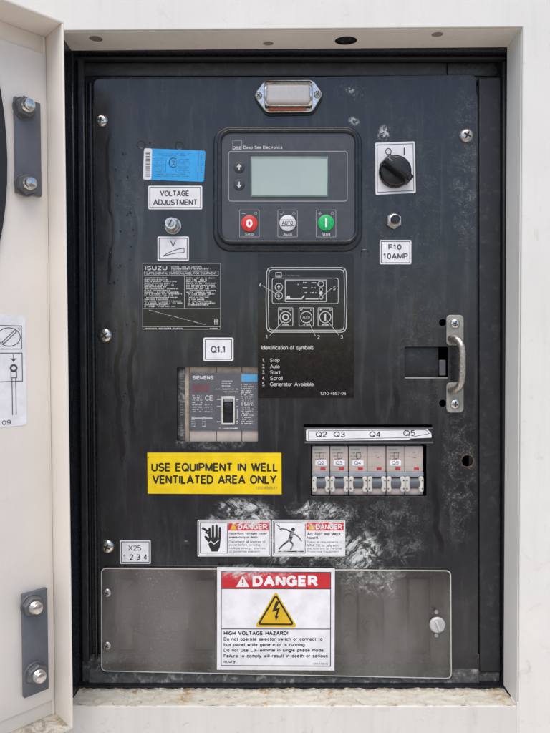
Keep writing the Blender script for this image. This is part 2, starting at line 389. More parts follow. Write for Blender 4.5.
def _E(cx, cy, rx, ry, a0, a1, n=None):
    n = n or max(3, int(abs(a1 - a0) / 13))
    return [(cx + rx * math.cos(R(a0 + (a1 - a0) * i / n)), cy + ry * math.sin(R(a0 + (a1 - a0) * i / n))) for i in range(n + 1)]
X_ = 0.70
GLYPH = {
 'A': (.74, [[(0, 0), (.37, 1), (.74, 0)], [(.12, .32), (.62, .32)]]),
 'B': (.60, [[(0, 0), (0, 1), (.34, 1)] + _E(.34, .76, .22, .24, 90, -90)[1:] + [(0, .52)], [(.34, .52)] + _E(.36, .26, .24, .26, 90, -90)[1:] + [(0, 0)]]),
 'C': (.68, [_E(.36, .5, .36, .5, 42, 318)]), 'D': (.66, [[(0, 0), (0, 1), (.28, 1)] + _E(.28, .5, .38, .5, 90, -90)[1:] + [(0, 0)]]),
 'E': (.54, [[(.54, 1), (0, 1), (0, 0), (.54, 0)], [(0, .52), (.50, .52)]]), 'F': (.50, [[(.50, 1), (0, 1), (0, 0)], [(0, .50), (.44, .50)]]),
 'G': (.72, [_E(.36, .5, .36, .5, 42, 318) + [(.70, .16), (.70, .46), (.40, .46)]]), 'H': (.64, [[(0, 0), (0, 1)], [(.64, 0), (.64, 1)], [(0, .52), (.64, .52)]]),
 'I': (.02, [[(.01, 0), (.01, 1)]]), 'J': (.42, [[(.42, 1), (.42, .24)] + _E(.21, .24, .21, .24, 0, -170)[1:]]),
 'K': (.60, [[(0, 0), (0, 1)], [(.56, 1), (.02, .40)], [(.20, .60), (.60, 0)]]), 'L': (.48, [[(0, 1), (0, 0), (.48, 0)]]),
 'M': (.76, [[(0, 0), (0, 1)], [(0, 1), (.38, .06)], [(.38, .06), (.76, 1)], [(.76, 1), (.76, 0)]]), 'N': (.64, [[(0, 0), (0, 1)], [(0, 1), (.64, 0)], [(.64, 0), (.64, 1)]]),
 'O': (.76, [_E(.38, .5, .38, .5, 0, 360)]), 'P': (.58, [[(0, 0), (0, 1), (.32, 1)] + _E(.32, .74, .25, .26, 90, -90)[1:] + [(0, .48)]]),
 'Q': (.76, [_E(.38, .5, .38, .5, 0, 360), [(.46, .26), (.76, -.02)]]), 'R': (.64, [[(0, 0), (0, 1), (.34, 1)] + _E(.34, .75, .24, .25, 90, -90)[1:] + [(0, .50)], [(.34, .50), (.64, 0)]]),
 'S': (.60, [_E(.30, .75, .27, .25, 30, 270) + _E(.30, .25, .29, .25, 90, -150)[1:]]), 'T': (.62, [[(0, 1), (.62, 1)], [(.31, 1), (.31, 0)]]),
 'U': (.62, [[(0, 1), (0, .30)] + _E(.31, .30, .31, .30, 180, 360)[1:] + [(.62, 1)]]), 'V': (.70, [[(0, 1), (.35, 0)], [(.35, 0), (.70, 1)]]),
 'W': (1.0, [[(0, 1), (.26, 0)], [(.26, 0), (.50, 1)], [(.50, 1), (.74, 0)], [(.74, 0), (1.0, 1)]]), 'X': (.64, [[(0, 0), (.62, 1)], [(.02, 1), (.64, 0)]]),
 'Y': (.66, [[(0, 1), (.33, .46)], [(.66, 1), (.33, .46)], [(.33, .48), (.33, 0)]]), 'Z': (.60, [[(.02, 1), (.58, 1)], [(.58, 1), (.0, 0)], [(0, 0), (.60, 0)]]),
 '0': (.52, [_E(.26, .5, .26, .5, 0, 360)]), '1': (.40, [[(.02, .80), (.22, 1)], [(.22, 1), (.22, 0)]]), '2': (.52, [_E(.26, .73, .25, .27, 165, -30) + [(.02, 0)], [(.02, 0), (.52, 0)]]),
 '3': (.52, [_E(.25, .75, .23, .25, 150, -90), _E(.25, .26, .27, .26, 90, -150)]), '4': (.54, [[(.40, 0), (.40, 1)], [(.40, 1), (.0, .28)], [(0, .28), (.54, .28)]]),
 '5': (.52, [[(.48, 1), (.08, 1)], [(.08, 1), (.03, .52)], _E(.25, .32, .27, .32, 140, -150)]), '6': (.52, [_E(.26, .30, .26, .30, 0, 360), [(.0, .32)] + _E(.30, .55, .30, .45, 180, 45)]),
 '7': (.50, [[(0, 1), (.50, 1)], [(.50, 1), (.16, 0)]]), '8': (.52, [_E(.26, .76, .23, .24, 0, 360), _E(.26, .27, .26, .27, 0, 360)]), '9': (.52, [_E(.26, .70, .26, .30, 0, 360), [(.52, .68)] + _E(.22, .45, .30, .45, 0, -135)]),
 'a': (.46, [_E(.22, .50, .22, .20, 150, 0) + [(.44, 0)], _E(.21, .20, .21, .20, 60, 300), [(.30, .40), (.44, .42)]]), 'b': (.48, [[(0, 0), (0, 1)], _E(.24, .35, .24, .35, 0, 360)]),
 'c': (.44, [_E(.24, .35, .24, .35, 45, 315)]), 'd': (.48, [[(.48, 0), (.48, 1)], _E(.24, .35, .24, .35, 0, 360)]), 'e': (.48, [[(0, .37), (.48, .37)] , _E(.24, .35, .24, .35, 0, 320)]),
 'f': (.28, [[(.12, 0), (.12, .82)] + _E(.26, .82, .14, .18, 180, 90)[1:], [(0, .68), (.27, .68)]]), 'g': (.48, [_E(.24, .35, .24, .35, 0, 360), [(.48, .70), (.48, -.08)] + _E(.24, -.08, .24, .18, 0, -160)[1:]]),
 'h': (.44, [[(0, 0), (0, 1)], _E(.22, .48, .22, .22, 180, 0) + [(.44, 0)]]), 'i': (.02, [[(.01, 0), (.01, .70)], [(.01, .90), (.01, 1)]]), 'j': (.12, [[(.12, .70), (.12, -.12), (.0, -.26)], [(.12, .90), (.12, 1)]]),
 'k': (.42, [[(0, 0), (0, 1)], [(.40, .70), (.02, .28)], [(.15, .42), (.42, 0)]]), 'l': (.02, [[(.01, 0), (.01, 1)]]),
 'm': (.72, [[(0, 0), (0, .70)], _E(.18, .50, .18, .20, 180, 0) + [(.36, 0)], _E(.54, .50, .18, .20, 180, 0) + [(.72, 0)]]), 'n': (.44, [[(0, 0), (0, .70)], _E(.22, .48, .22, .22, 180, 0) + [(.44, 0)]]),
 'o': (.48, [_E(.24, .35, .24, .35, 0, 360)]), 'p': (.48, [[(0, -.26), (0, .70)], _E(.24, .35, .24, .35, 0, 360)]), 'q': (.48, [[(.48, -.26), (.48, .70)], _E(.24, .35, .24, .35, 0, 360)]),
 'r': (.26, [[(0, 0), (0, .70)], _E(.20, .46, .20, .24, 180, 75)]), 's': (.42, [_E(.21, .525, .18, .175, 30, 270) + _E(.21, .175, .20, .175, 90, -150)[1:]]),
 't': (.26, [[(.12, .92), (.12, .14)] + _E(.24, .14, .12, .14, 180, 270)[1:], [(0, .68), (.26, .68)]]), 'u': (.44, [[(0, .70), (0, .22)] + _E(.22, .22, .22, .22, 180, 360)[1:], [(.44, .70), (.44, 0)]]),
 'v': (.46, [[(0, .70), (.23, 0)], [(.23, 0), (.46, .70)]]), 'w': (.66, [[(0, .70), (.17, 0)], [(.17, 0), (.33, .70)], [(.33, .70), (.49, 0)], [(.49, 0), (.66, .70)]]), 'x': (.44, [[(0, 0), (.43, .70)], [(.01, .70), (.44, 0)]]),
 'y': (.46, [[(0, .70), (.24, 0)], [(.46, .70), (.20, -.14), (.04, -.26)]]), 'z': (.42, [[(0, .70), (.42, .70)], [(.42, .70), (0, 0)], [(0, 0), (.42, 0)]]),
 '.': (.02, [[(.01, -.05), (.01, .10)]]), ',': (.05, [[(.05, .06), (0, -.14)]]), '!': (.02, [[(.01, .30), (.01, 1)], [(.01, -.05), (.01, .08)]]), '-': (.26, [[(0, .36), (.26, .36)]]),
}
class B:
    def __init__(s): s.bm = bmesh.new(); s.k = 0
    def _faces(s, vs, fs):
        v = [s.bm.verts.new(p) for p in vs]
        for f in fs:
            try: s.bm.faces.new([v[i] for i in f])
            except ValueError: pass
    def box(s, x0, x1, y0, y1, d0, d1, bev=0.0, seg=2):
        t = bmesh.new()
        v = [t.verts.new(p) for p in ((x0, y0, d0), (x1, y0, d0), (x1, y1, d0), (x0, y1, d0), (x0, y0, d1), (x1, y0, d1), (x1, y1, d1), (x0, y1, d1))]
        for f in ((0, 1, 2, 3), (4, 7, 6, 5), (0, 4, 5, 1), (1, 5, 6, 2), (2, 6, 7, 3), (3, 7, 4, 0)): t.faces.new([v[i] for i in f])
        if bev > 0: bmesh.ops.bevel(t, geom=t.edges[:], offset=bev, segments=seg, affect='EDGES', profile=0.5)
        s._merge(t); return s
    def _merge(s, t):
        me = bpy.data.meshes.new("tmp"); t.to_mesh(me); t.free(); s.bm.from_mesh(me); bpy.data.meshes.remove(me)
    def plate(s, outs, d0, d1, bev=0.0, seg=2):
        """outline(s) filled with holes; from depth d0 (back) to d1 (front)"""
        cu = bpy.data.curves.new("tmp", 'CURVE'); cu.dimensions = '2D'; cu.fill_mode = 'BOTH'
        if d1 - d0 < 1e-6: cu.fill_mode = 'FRONT'
        for o in outs:
            sp = cu.splines.new('POLY'); sp.points.add(len(o) - 1)
            for i, p in enumerate(o): sp.points[i].co = (p[0], p[1], 0, 1)
            sp.use_cyclic_u = True
        h = (d1 - d0) / 2
        bev = min(bev, h * 0.98)
        cu.extrude = max(0, h - bev); cu.bevel_depth = bev; cu.bevel_resolution = seg; cu.offset = -bev
        ob = bpy.data.objects.new("tmp", cu); COL.objects.link(ob)
        dg = bpy.context.evaluated_depsgraph_get(); dg.update()
        me = bpy.data.meshes.new_from_object(ob.evaluated_get(dg))
        me.transform(Matrix.Translation((0, 0, (d0 + d1) / 2)))
        s.bm.from_mesh(me)
        bpy.data.objects.remove(ob); bpy.data.curves.remove(cu); bpy.data.meshes.remove(me)
        return s
    def lathe(s, cx, cy, prof, n=32, a0=0.0):
        vs, fs = [], []
        m = len(prof)
        for i in range(n):
            a = 2 * math.pi * i / n + a0
            for r, d in prof: vs.append((cx + r * math.cos(a), cy + r * math.sin(a), d))
        for i in range(n):
            j = (i + 1) % n
            for k in range(m - 1): fs.append((i * m + k, j * m + k, j * m + k + 1, i * m + k + 1))
        fs.append([i * m for i in range(n)]); fs.append([i * m + m - 1 for i in range(n)])
        s._faces(vs, fs); return s
    def poly(s, pts, d=0.0):
        s.k += 1
        s._faces([(p[0], p[1], d + 0.002 * s.k) for p in pts], [list(range(len(pts)))]); return s
    def line(s, x0, y0, x1, y1, w, d=0.0):
        v = Vector((x1 - x0, y1 - y0)); l = v.length or 1; nx, ny = -v.y / l * w / 2, v.x / l * w / 2
        return s.poly([(x0 + nx, y0 + ny), (x1 + nx, y1 + ny), (x1 - nx, y1 - ny), (x0 - nx, y0 - ny)], d)
    def loop(s, pts, w, d=0.0, close=True):
        """outlined closed path of line width w"""
        k = len(pts); s.k += 1
        vs, fs = [], []
        for i in range(k):
            p = Vector(pts[i]); a = p - Vector(pts[i - 1]); b = Vector(pts[(i + 1) % k]) - p
            if not close and i == 0: a = b
            if not close and i == k - 1: b = a
            t = (a.normalized() + b.normalized())
            t = t.normalized() if t.length > 1e-6 else a.normalized()
            c = max(0.5, t.dot(a.normalized()))
            nn = Vector((-t.y, t.x)) * (w / 2 / c)
            vs += [(p.x + nn.x, p.y + nn.y, d + 0.002 * s.k), (p.x - nn.x, p.y - nn.y, d + 0.002 * s.k)]
        for i in range(k if close else k - 1):
            j = (i + 1) % k
            fs.append((2 * i, 2 * j, 2 * j + 1, 2 * i + 1))
        s._faces(vs, fs); return s
    def frame(s, x0, x1, y0, y1, r, w, d=0.0): return s.loop(rr(x0, x1, y0, y1, r, 3), w, d)
    def ring(s, cx, cy, r, w, d=0.0, n=20): return s.loop(circ(cx, cy, r, n), w, d)
    def disc(s, cx, cy, r, d=0.0, n=20): return s.poly(circ(cx, cy, r, n), d)
    def text(s, txt, x0, x1, y0, y1, d=0.0, bold=0.0):
        """plain sans-serif lettering stretched to the box x0..x1, y0 (top) .. y1 (bottom)"""
        adv, x = [], 0.0
        for ch in txt:
            w = GLYPH[ch][0] if ch in GLYPH else 0.3
            gap = 0.17 + bold * 3.2; adv.append(x); x += w + gap
        tot = x - gap
        lo = -0.26 if any(c in 'gjpqy,' for c in txt) else 0.0
        hi = 1.0 if any(c not in 'acegmnopqrsuvwxyz.' for c in txt) else 0.72
        cap = (y1 - y0) / (hi - lo)
        wt = (0.125 + bold * 2.6) * cap
        sx = (x1 - x0 - wt) / tot if tot > 0.01 else 0
        sy = cap - wt
        for ch, ax in zip(txt, adv):
            for st in (GLYPH[ch][1] if ch in GLYPH else []):
                P = [(x0 + wt / 2 + (ax + px) * sx, y1 + lo * cap - wt / 2 - py * sy) for px, py in st]
                s.k = (s.k + 1) % 12
                cl = len(P) > 3 and abs(P[0][0] - P[-1][0]) < 1e-6 and abs(P[0][1] - P[-1][1]) < 1e-6
                if cl: P = P[:-1]
                if len(P) == 2:
                    u = Vector(P[1]) - Vector(P[0])
                    k_ = 0.22 if min(abs(u.x), abs(u.y)) > 1e-3 else 0.0
                    u = u.normalized() * wt * k_
                    s.line(P[0][0] - u.x, P[0][1] - u.y, P[1][0] + u.x, P[1][1] + u.y, wt, d)
                    continue
                run = [P[0]]; c0 = False
                if cl:
                    s.loop(P, wt, d, True); continue
                for i in range(1, len(P)):
                    run.append(P[i])
                    if i < len(P) - 1:
                        u = Vector(P[i]) - Vector(P[i - 1]); v = Vector(P[i + 1]) - Vector(P[i])
                        if u.length and v.length and u.normalized().dot(v.normalized()) < 0.2:
                            s._ext(run, wt, d, c0, True); run = [P[i]]; c0 = True
                s._ext(run, wt, d, c0, False)
        return s
    def _ext(s, run, wt, d, c0=False, c1=False):
        """one stroke; ends that meet another stroke at a corner run on by half a line width so the corner is square"""
        if len(run) < 2: return
        r = [Vector(p) for p in run]
        def e(u, c):
            ax = min(abs(u.x), abs(u.y)) < 1e-3
            return u * wt * (0.5 if (c and ax) else 0.24 if not ax else 0.0)
        u0, u1 = (r[0] - r[1]).normalized(), (r[-1] - r[-2]).normalized()
        r[0] = r[0] + e(u0, c0); r[-1] = r[-1] + e(u1, c1)
        if len(r) == 2: s.line(r[0].x, r[0].y, r[1].x, r[1].y, wt, d)
        else: s.loop([(p.x, p.y) for p in r], wt, d, False)
    def greek(s, x0, x1, y, h, d=0.0, gap=0.25, skip=0.12, fill=0.62):
        """print too small to read: uneven letter-sized marks"""
        x = x0
        while x < x1:
            w = h * random.uniform(0.35, 0.75)
            if random.random() > skip and x + w < x1:
                s.k = (s.k + 1) % 30
                top = y - h * random.uniform(0.75, 1.0)
                if random.random() < fill:
                    s.poly([(x, top), (x + w, top), (x + w, y), (x, y)], d)
                else:
                    s.poly([(x, top), (x + w * 0.45, top), (x + w * 0.45, y), (x, y)], d)
                    s.poly([(x, top), (x + w, top), (x + w, top + h * 0.3), (x, top + h * 0.3)], d)
            x += w + h * gap
        return s
    def tube(s, path, rad, n=14, flat=1.0):
        P = [Vector(p) for p in path]; k = len(P); vs, fs = [], []
        for i, p in enumerate(P):
            t = (P[min(i + 1, k - 1)] - P[max(i - 1, 0)]).normalized()
            a = Vector((1, 0, 0)) if abs(t.x) < 0.8 else Vector((0, 1, 0)); a = (a - t * a.dot(t)).normalized(); b = t.cross(a)
            r = rad[i] if isinstance(rad, (list, tuple)) else rad
            for j in range(n):
                q = 2 * math.pi * j / n
                vs.append(tuple(p + a * r * math.cos(q) + b * r * flat * math.sin(q)))
        for i in range(k - 1):
            for j in range(n): fs.append((i * n + j, i * n + (j + 1) % n, (i + 1) * n + (j + 1) % n, (i + 1) * n + j))
        fs.append(list(range(n))); fs.append([(k - 1) * n + j for j in range(n)])
        s._faces(vs, fs); return s
    def xform(s, mtx): s.bm.transform(mtx); return s
    def build(s, name, m, parent=None, fr=None, smooth=True, kind=None, label=None):
        for v in s.bm.verts: v.co = fr(v.co.x, v.co.y, v.co.z) if fr else v.co
        bmesh.ops.recalc_face_normals(s.bm, faces=s.bm.faces[:])
        me = bpy.data.meshes.new(name); s.bm.to_mesh(me); s.bm.free()
        if smooth:
            for p in me.polygons: p.use_smooth = True
            me.set_sharp_from_angle(angle=R(38))
        me.materials.append(M[m] if isinstance(m, str) else m)
        o = bpy.data.objects.new(name, me); COL.objects.link(o)
        if parent: o.parent = parent
        if kind: o['kind'] = kind
        if label: o['label'] = label
        return o

def thing(name, label, cat, loc, group=None):
    o = bpy.data.objects.new(name, None); COL.objects.link(o)
    o.empty_display_size = 0.01
    o.location = loc; o['label'] = label; o['category'] = cat
    if group: o['group'] = group
    return o
def pth(name, label, cat, ox, oy, y0=0.0, group=None):
    fr = Frame(ox, oy, y0)
    return thing(name, label, cat, fr.o, group), fr

# ================================================================== ENCLOSURE
FY = -45.0                        # front of the wall, mm (negative = towards the viewer)
def sx(px, y=FY): return U(px, 366, y / 1000).x * 1000
def sz(py, y=FY): return U(290, py, y / 1000).z * 1000
X0, X1, Z1, Z0 = sx(62.5), sx(520.0), sz(29), sz(706.5)
enc = thing('generator_enclosure', 'white painted steel generator housing wall around the square control panel opening', 'housing', (0, 0, 0))
def W(x, y, d): return Vector((x, y, d)) / 1000          # world mm
def wbox(name, m, x0, x1, y0, y1, z0, z1, parent, bev=0.0, **k):
    b = B(); b.box(x0, x1, y0, y1, z0, z1, bev); return b.build(name, m, parent, W, **k)
def wquadplate(name, m, outs, yf, th, parent, bev=0.6):
    b = B(); b.plate(outs, 0, th, bev)
    return b.build(name, m, parent, lambda x, z, d: Vector((x, yf + th - d, z)) / 1000)
# upper and side wall, an inverted U, and the lower panel butting against it
wquadplate('wall', 'wall', [[(-900, 900), (1500, 900), (1500, -1250), (X1 + 0.6, -1250), (X1 + 0.6, Z1 + 0.6), (X0 - 0.6, Z1 + 0.6), (X0 - 0.6, -1250), (-900, -1250)]], FY, 3, enc)
wquadplate('lower_panel', 'lower', [[(X0, Z0), (X1 - 0.4, Z0), (X1 - 0.4, -1250), (X0, -1250)]], FY + 0.3, 3, enc, 1.2)
# reveals: returned edges going in
D_IN = -9
b = B()
holes = [circ(U(96, 42, -.030).x * 1000, -30, 5.0, 20), circ(U(268, 42, -.030).x * 1000, -19, 4.2, 20), circ(U(346, 44, -.024).x * 1000, -23, 8.5, 24), circ(U(438, 39, -.036).x * 1000, -33, 4.8, 20)]
hh = []
for h, (sxx, syy) in zip(holes, ((1.25, 1.15), (1.2, 1.0), (1.25, 1.0), (1.1, 1.0))):
    cx = sum(p[0] for p in h) / len(h); cy = sum(p[1] for p in h) / len(h)
    hh.append([(cx + (p[0] - cx) * sxx, cy + (p[1] - cy) * syy) for p in h])
b.plate([[(X0, FY + 3), (X1, FY + 3), (X1, D_IN), (X0, D_IN)]] + hh, 0, 0.8, 0.1)
b.build('top_reveal', 'reveal', enc, lambda x, y, d: Vector((x, y, Z1 + d)) / 1000)
wbox('hole_backing', 'void', X0 + 3, X1 - 3, FY + 5, D_IN - 1, Z1 + 3, Z1 + 5, enc)
wbox('right_reveal', 'reveal_side', X1, X1 + 2, FY + 3.02, D_IN, Z0, Z1, enc)
wbox('left_reveal', 'black', X0 - 2, X0, FY + 3.02, D_IN, Z0, Z1, enc)
for i in (0, 1, 3):
    b = B(); h = hh[i]; b.plate([[(sum(p[0] for p in h) / len(h) + (q[0] - sum(p[0] for p in h) / len(h)) * .93, sum(p[1] for p in h) / len(h) + (q[1] - sum(p[1] for p in h) / len(h)) * .93) for q in h]], 0.6, 1.6, 0.1)
    b.build('hole_plug', 'plug', enc, lambda x, y, d: Vector((x, y, Z1 + d)) / 1000)
b = B()                             # uneven sill with flaking paint
nx, ny = 260, 16
vs = []
for i in range(nx + 1):
    for j in range(ny + 1):
        x = X0 + (X1 - X0) * i / nx; y = FY + 0.8 + (D_IN - FY - 0.8) * j / ny
        vs.append((x, y, Z0 + random.uniform(-0.3, 0.3) + mnoise.noise(Vector((x * .08, y * .15, 0))) * 1.0 + mnoise.noise(Vector((x * .3, y * .4, 5))) * 0.5 + (0.6 if j > 13 else 0) - 0.2 - 3.6 * j / ny))
b._faces(vs, [(i * (ny + 1) + j, (i + 1) * (ny + 1) + j, (i + 1) * (ny + 1) + j + 1, i * (ny + 1) + j + 1) for i in range(nx) for j in range(ny)])
b.build('sill', 'sill', enc, W)
# seam bead and rust at the lower right corner
b = B(); b.box(X1 - 1.2, X1 + 1.2, FY - 0.5, FY + 2, -1200, Z0 + 4, 0.3); b.build('corner_seam', 'lower', enc, W)
# the ground the housing stands on
g = B(); g.box(-60000, 60000, -60000, 20000, -1262, -1252); g.build('ground', 'ground', None, W, kind='structure')
p_ = B(); p_.box(-3000, 3000, -2600, 2500, -1251.9, -1246, 1.0); p_.build('light_bounce_pad', 'pad', None, W, kind='structure')  # unseen pale pad, added to throw light up onto the top reveal
# box behind the panel so that its cut-outs look into a real, dark inside
inner = thing('panel_cavity', 'dark inside of the housing seen through the cut-outs of the charcoal panel', 'cavity', (0, 0, 0))
wbox('back_wall', 'void', -235, 235, 95, 98, -345, 315, inner)
wbox('side_wall', 'void', -237, -235, 12, 95, -345, 315, inner)
wbox('side_wall', 'void', 235, 237, 12, 95, -345, 315, inner)
wbox('top_wall', 'void', -235, 235, 12, 95, 315, 317, inner)
wbox('bottom_wall', 'void', -235, 235, 12, 95, -347, -345, inner)

# ================================================================== BLACK SURROUND OF THE PANEL
sur, fs_ = pth('panel_surround', 'black steel channel frame lining the opening around the charcoal panel', 'frame', 290, 370, 0)
def pbox(par, fr, name, m, x0, x1, y0, y1, d0, d1, bev=0.5, **k):
    b = B(); b.box(x0, x1, y0, y1, d0, d1, bev); return b.build(name, m, par, fr, **k)
pbox(sur, fs_, 'back_flange', 'black', 60, 512, 46, 84, -9, -3, 0.8)
pbox(sur, fs_, 'back_flange', 'black', 60, 104, 84.2, 700, -9, -3.2, 0.8)
pbox(sur, fs_, 'back_flange', 'black', 470, 512, 84.2, 700, -9, -3.2, 0.8)
pbox(sur, fs_, 'top_channel', 'black', 60, 512, 46, 57, -2.9, 9, 2.0)
pbox(sur, fs_, 'top_lip', 'rubber', 66, 505, 57.5, 61.5, -2.9, 4, 1.5)
pbox(sur, fs_, 'top_rail', 'black2', 84, 446, 62, 75.5, -2.8, -0.8, 1.0)
pbox(sur, fs_, 'top_rail', 'black', 448, 498, 62, 75.5, -2.8, -1.0, 1.0)
# right side plate and gasket channel
b = B(); b.plate([quad_round([(478.6, 78), (500.5, 77.5), (500, 672), (479.5, 672)], 2)], -2.9, 1.2, 1.2); b.build('side_plate', 'black2', sur, fs_)
pbox(sur, fs_, 'gasket', 'rubber', 501.5, 505.2, 62, 690, -2.9, 3.5, 1.6)
pbox(sur, fs_, 'edge_channel', 'black', 505.6, 512, 46, 692, -2.9, 9, 1.5)
# left side: channel, gasket and piano hinge
b = B(); b.plate([[(58, 46), (76.5, 46), (80.5, 692), (62, 692)]], -2.9, 9, 1.5); b.build('edge_channel', 'black', sur, fs_)
b = B(); b.plate([[(78, 60), (85.0, 60), (89.8, 660), (83, 660)]], -2.9, 3.0, 1.4); b.build('side_plate', 'black2', sur, fs_)
b = B(); b.plate([[(86.2, 80), (87.2, 80), (91.8, 655), (90.8, 655)]], -2.9, 1.5, 0.4); b.build('gasket', 'rubber', sur, fs_)
# bottom
pbox(sur, fs_, 'bottom_plate', 'dusty', 82, 500, 655, 700, -2.9, -1.6, 0.6)
b = B()
vs = []; nx = 160
prof = [(668.5, 0.15), (671, 0.6), (675, 1.1), (679, 1.6), (681.5, 2.3), (684, 2.3)]
for i in range(nx + 1):
    for j, (yy, dd) in enumerate(prof):
        x = 90 + (478 - 90) * i / nx
        vs.append((x, yy + random.uniform(-.3, .3), dd + (random.uniform(-.1, .25) if j > 0 else -0.3)))
m_ = len(prof)
b._faces(vs, [(i * m_ + j, (i + 1) * m_ + j, (i + 1) * m_ + j + 1, i * m_ + j + 1) for i in range(nx) for j in range(m_ - 1)])
b.build('dust_ledge', 'dusty', sur, fs_)
pbox(sur, fs_, 'bottom_channel', 'black', 62, 508, 681.4, 694, -1.5, 7.8, 1.6)
pbox(sur, fs_, 'bottom_lip', 'rubber', 66, 506, 686.6, 693, 7.9, 9.6, 0.8)

# ================================================================== CHARCOAL PANEL
pan, fp = pth('control_panel', 'flat charcoal steel control panel plate with cut-outs, screws and smears', 'control panel', 290, 370, 0)
outline = quad_round([(93.5, 79), (476.3, 74.5), (478.2, 679), (101.5, 679)], 6)
cut = [rr(177.2, 257.8, 367, 441.5, 1), rr(310.8, 426.5, 444, 496.2, 1), rr(405, 448, 346.7, 377.6, 1), circ(467.5, 461, 5.6, 24),
       circ(442.8, 322.6, 3.6, 18), circ(442.8, 403.3, 3.6, 18), rr(118, 430, 578, 664, 2), rr(303.5, 432, 424.6, 427.4, 0.8)]
b = B(); b.plate([outline] + cut, -2.0, 0.0, 0.5, 1); b.build('panel_sheet', 'panel', pan, fp)
pbox(pan, fp, 'latch_plate', 'black2', 400, 440, 341, 384, -9, -6, 0.5)
b = B(); b.plate([rr(440.5, 447, 360, 376, 1.0)], -8, -4, 0.8); b.build('latch_bolt', 'nut', pan, fp)
b = B(); b.box(404.8, 447.6, 377.2, 378.6, -1.0, 0.5, 0.3); b.build('cutout_edge', 'handle_plate', pan, fp)

def screw(par, fr, px, py, r, d0=0.0, ang=0.3, mt='chrome', name='screw', dome=0.45):
    b = B()
    prof = [(0.3, d0), (r, d0), (r * 1.0, d0 + r * 0.18), (r * 0.93, d0 + r * dome * 0.6), (r * 0.75, d0 + r * dome * 0.85), (r * 0.45, d0 + r * dome), (0.25, d0 + r * dome * 1.03)]
    b.lathe(px, py, prof, 28)
    o = b.build(name, mt, par, fr)
    c = B()
    for k in range(2):
        a = ang + k * math.pi / 2; l = r * 0.55; w = r * 0.24
        p = [(l, w / 2), (-l, w / 2), (-l, -w / 2), (l, -w / 2)]
        q = [(px + x * math.cos(a) - y * math.sin(a), py + x * math.sin(a) + y * math.cos(a)) for x, y in p]
        c.plate([q], d0 + r * dome * 0.8, d0 + r * dome * 1.06 + 0.02 * k, 0)
    c.build('cross_recess', 'recess', o, fr)
    return o
for px, py, r, a in ((101.5, 121, 6.3, 0.2), (466.3, 136, 7.0, 0.5), (105.2, 335.5, 6.8, 0.9), (107.5, 546.5, 6.6, 0.4)):
    w = B(); w.lathe(px, py, [(r * 0.2, 0.0), (r * 1.0, 0.0), (r * 1.0, 0.6), (r * 0.2, 0.7)], 24); w.build('washer', 'steel', pan, fp)
    screw(pan, fp, px, py, r * 0.97, 0.6, a, 'steel' if px > 460 else 'chrome')
for px, py, r in ((141.5, 145, 4.5), (179.5, 146, 4.5), (365, 254, 5), (186, 545, 4.5)):
    b = B(); b.lathe(px, py, [(r, -0.1), (r * 0.85, 0.35), (r * 0.6, 0.12), (0.3, 0.1)], 24); b.build('stud_mark', 'panel', pan, fp)
# piano hinge on the left edge of the panel
for i in range(14):
    y0 = 84 + i * 41.0; xx = 90.5 + (y0 - 80) / 575 * 6.2
    b = B(); b.tube([(xx, y0, 0.6), (xx + 0.4, y0 + 40.7, 0.6)], 1.7, 10); b.build('hinge_knuckle', 'black', pan, fp)

# water beads running down the left of the panel
b = B()
for i in range(70):
    px = random.choice([random.gauss(122, 9), random.gauss(134, 10), random.uniform(104, 205), random.uniform(104, 150)]); py = random.uniform(130, 470)
    if 138 < px < 260 and (146 < py < 262 or 262 < py < 332 or 336 < py < 450): continue
    if px < 100 or px > 215: continue
    r = random.uniform(0.5, 1.3); e = random.uniform(1.0, 1.8)
    t = B(); t.lathe(0, 0, [(r, 0), (r * 0.85, r * 0.35), (r * 0.5, r * 0.55), (0.05, r * 0.6)], 10)
    t.bm.transform(Matrix.Translation((px, py, 0)) @ Matrix.Diagonal((1, e, 1, 1)))
    b._merge(t.bm)
wd = b.build('water_drops', 'drop', None, lambda x, y, d: U(x, y, -d / 1000), kind='stuff')
wd['label'] = 'tiny water beads on the left side of the charcoal panel'; wd['category'] = 'water'

# ================================================================== STICKERS
def sticker(name, label, x0, x1, y0, y1, r=1.5, m='label', border=None, bw=0.7, ink='dink', pts=None, th=0.35, d=0.0, cat='label', y=0.0, group=None):
    t, fr = pth(name, label, cat, (x0 + x1) / 2, (y0 + y1) / 2, y, group)
    b = B(); b.plate([quad_round(pts, r) if pts else rr(x0, x1, y0, y1, r)], d, d + th, 0.08, 1); b.build('backing', m, t, fr)
    if border is not None:
        b = B(); b.frame(x0 + border, x1 - border, y0 + border, y1 - border, max(0.4, r * .3), bw, d + th + 0.03); b.build('border', ink, t, fr)
    return t, fr, d + th + 0.04
def letter(t, fr, d, txt, x0, x1, y0, y1, ink='dink', bold=0.0, **k):
    b = B(); b.text(txt, x0, x1, y0, y1, d, bold); return b.build('lettering', ink, t, fr, smooth=False, **k)

t, fr, d = sticker('voltage_label', 'white two-line sticker reading VOLTAGE ADJUSTMENT below the blue sticker', 148.3, 202.3, 185.8, 209.4, 1.2, border=1.7)
letter(t, fr, d, 'VOLTAGE', 160.2, 189.4, 190.6, 196.4, 'fadeink', 0.026); letter(t, fr, d, 'ADJUSTMENT', 153.3, 197.6, 199.4, 205.4, 'fadeink', 0.026)

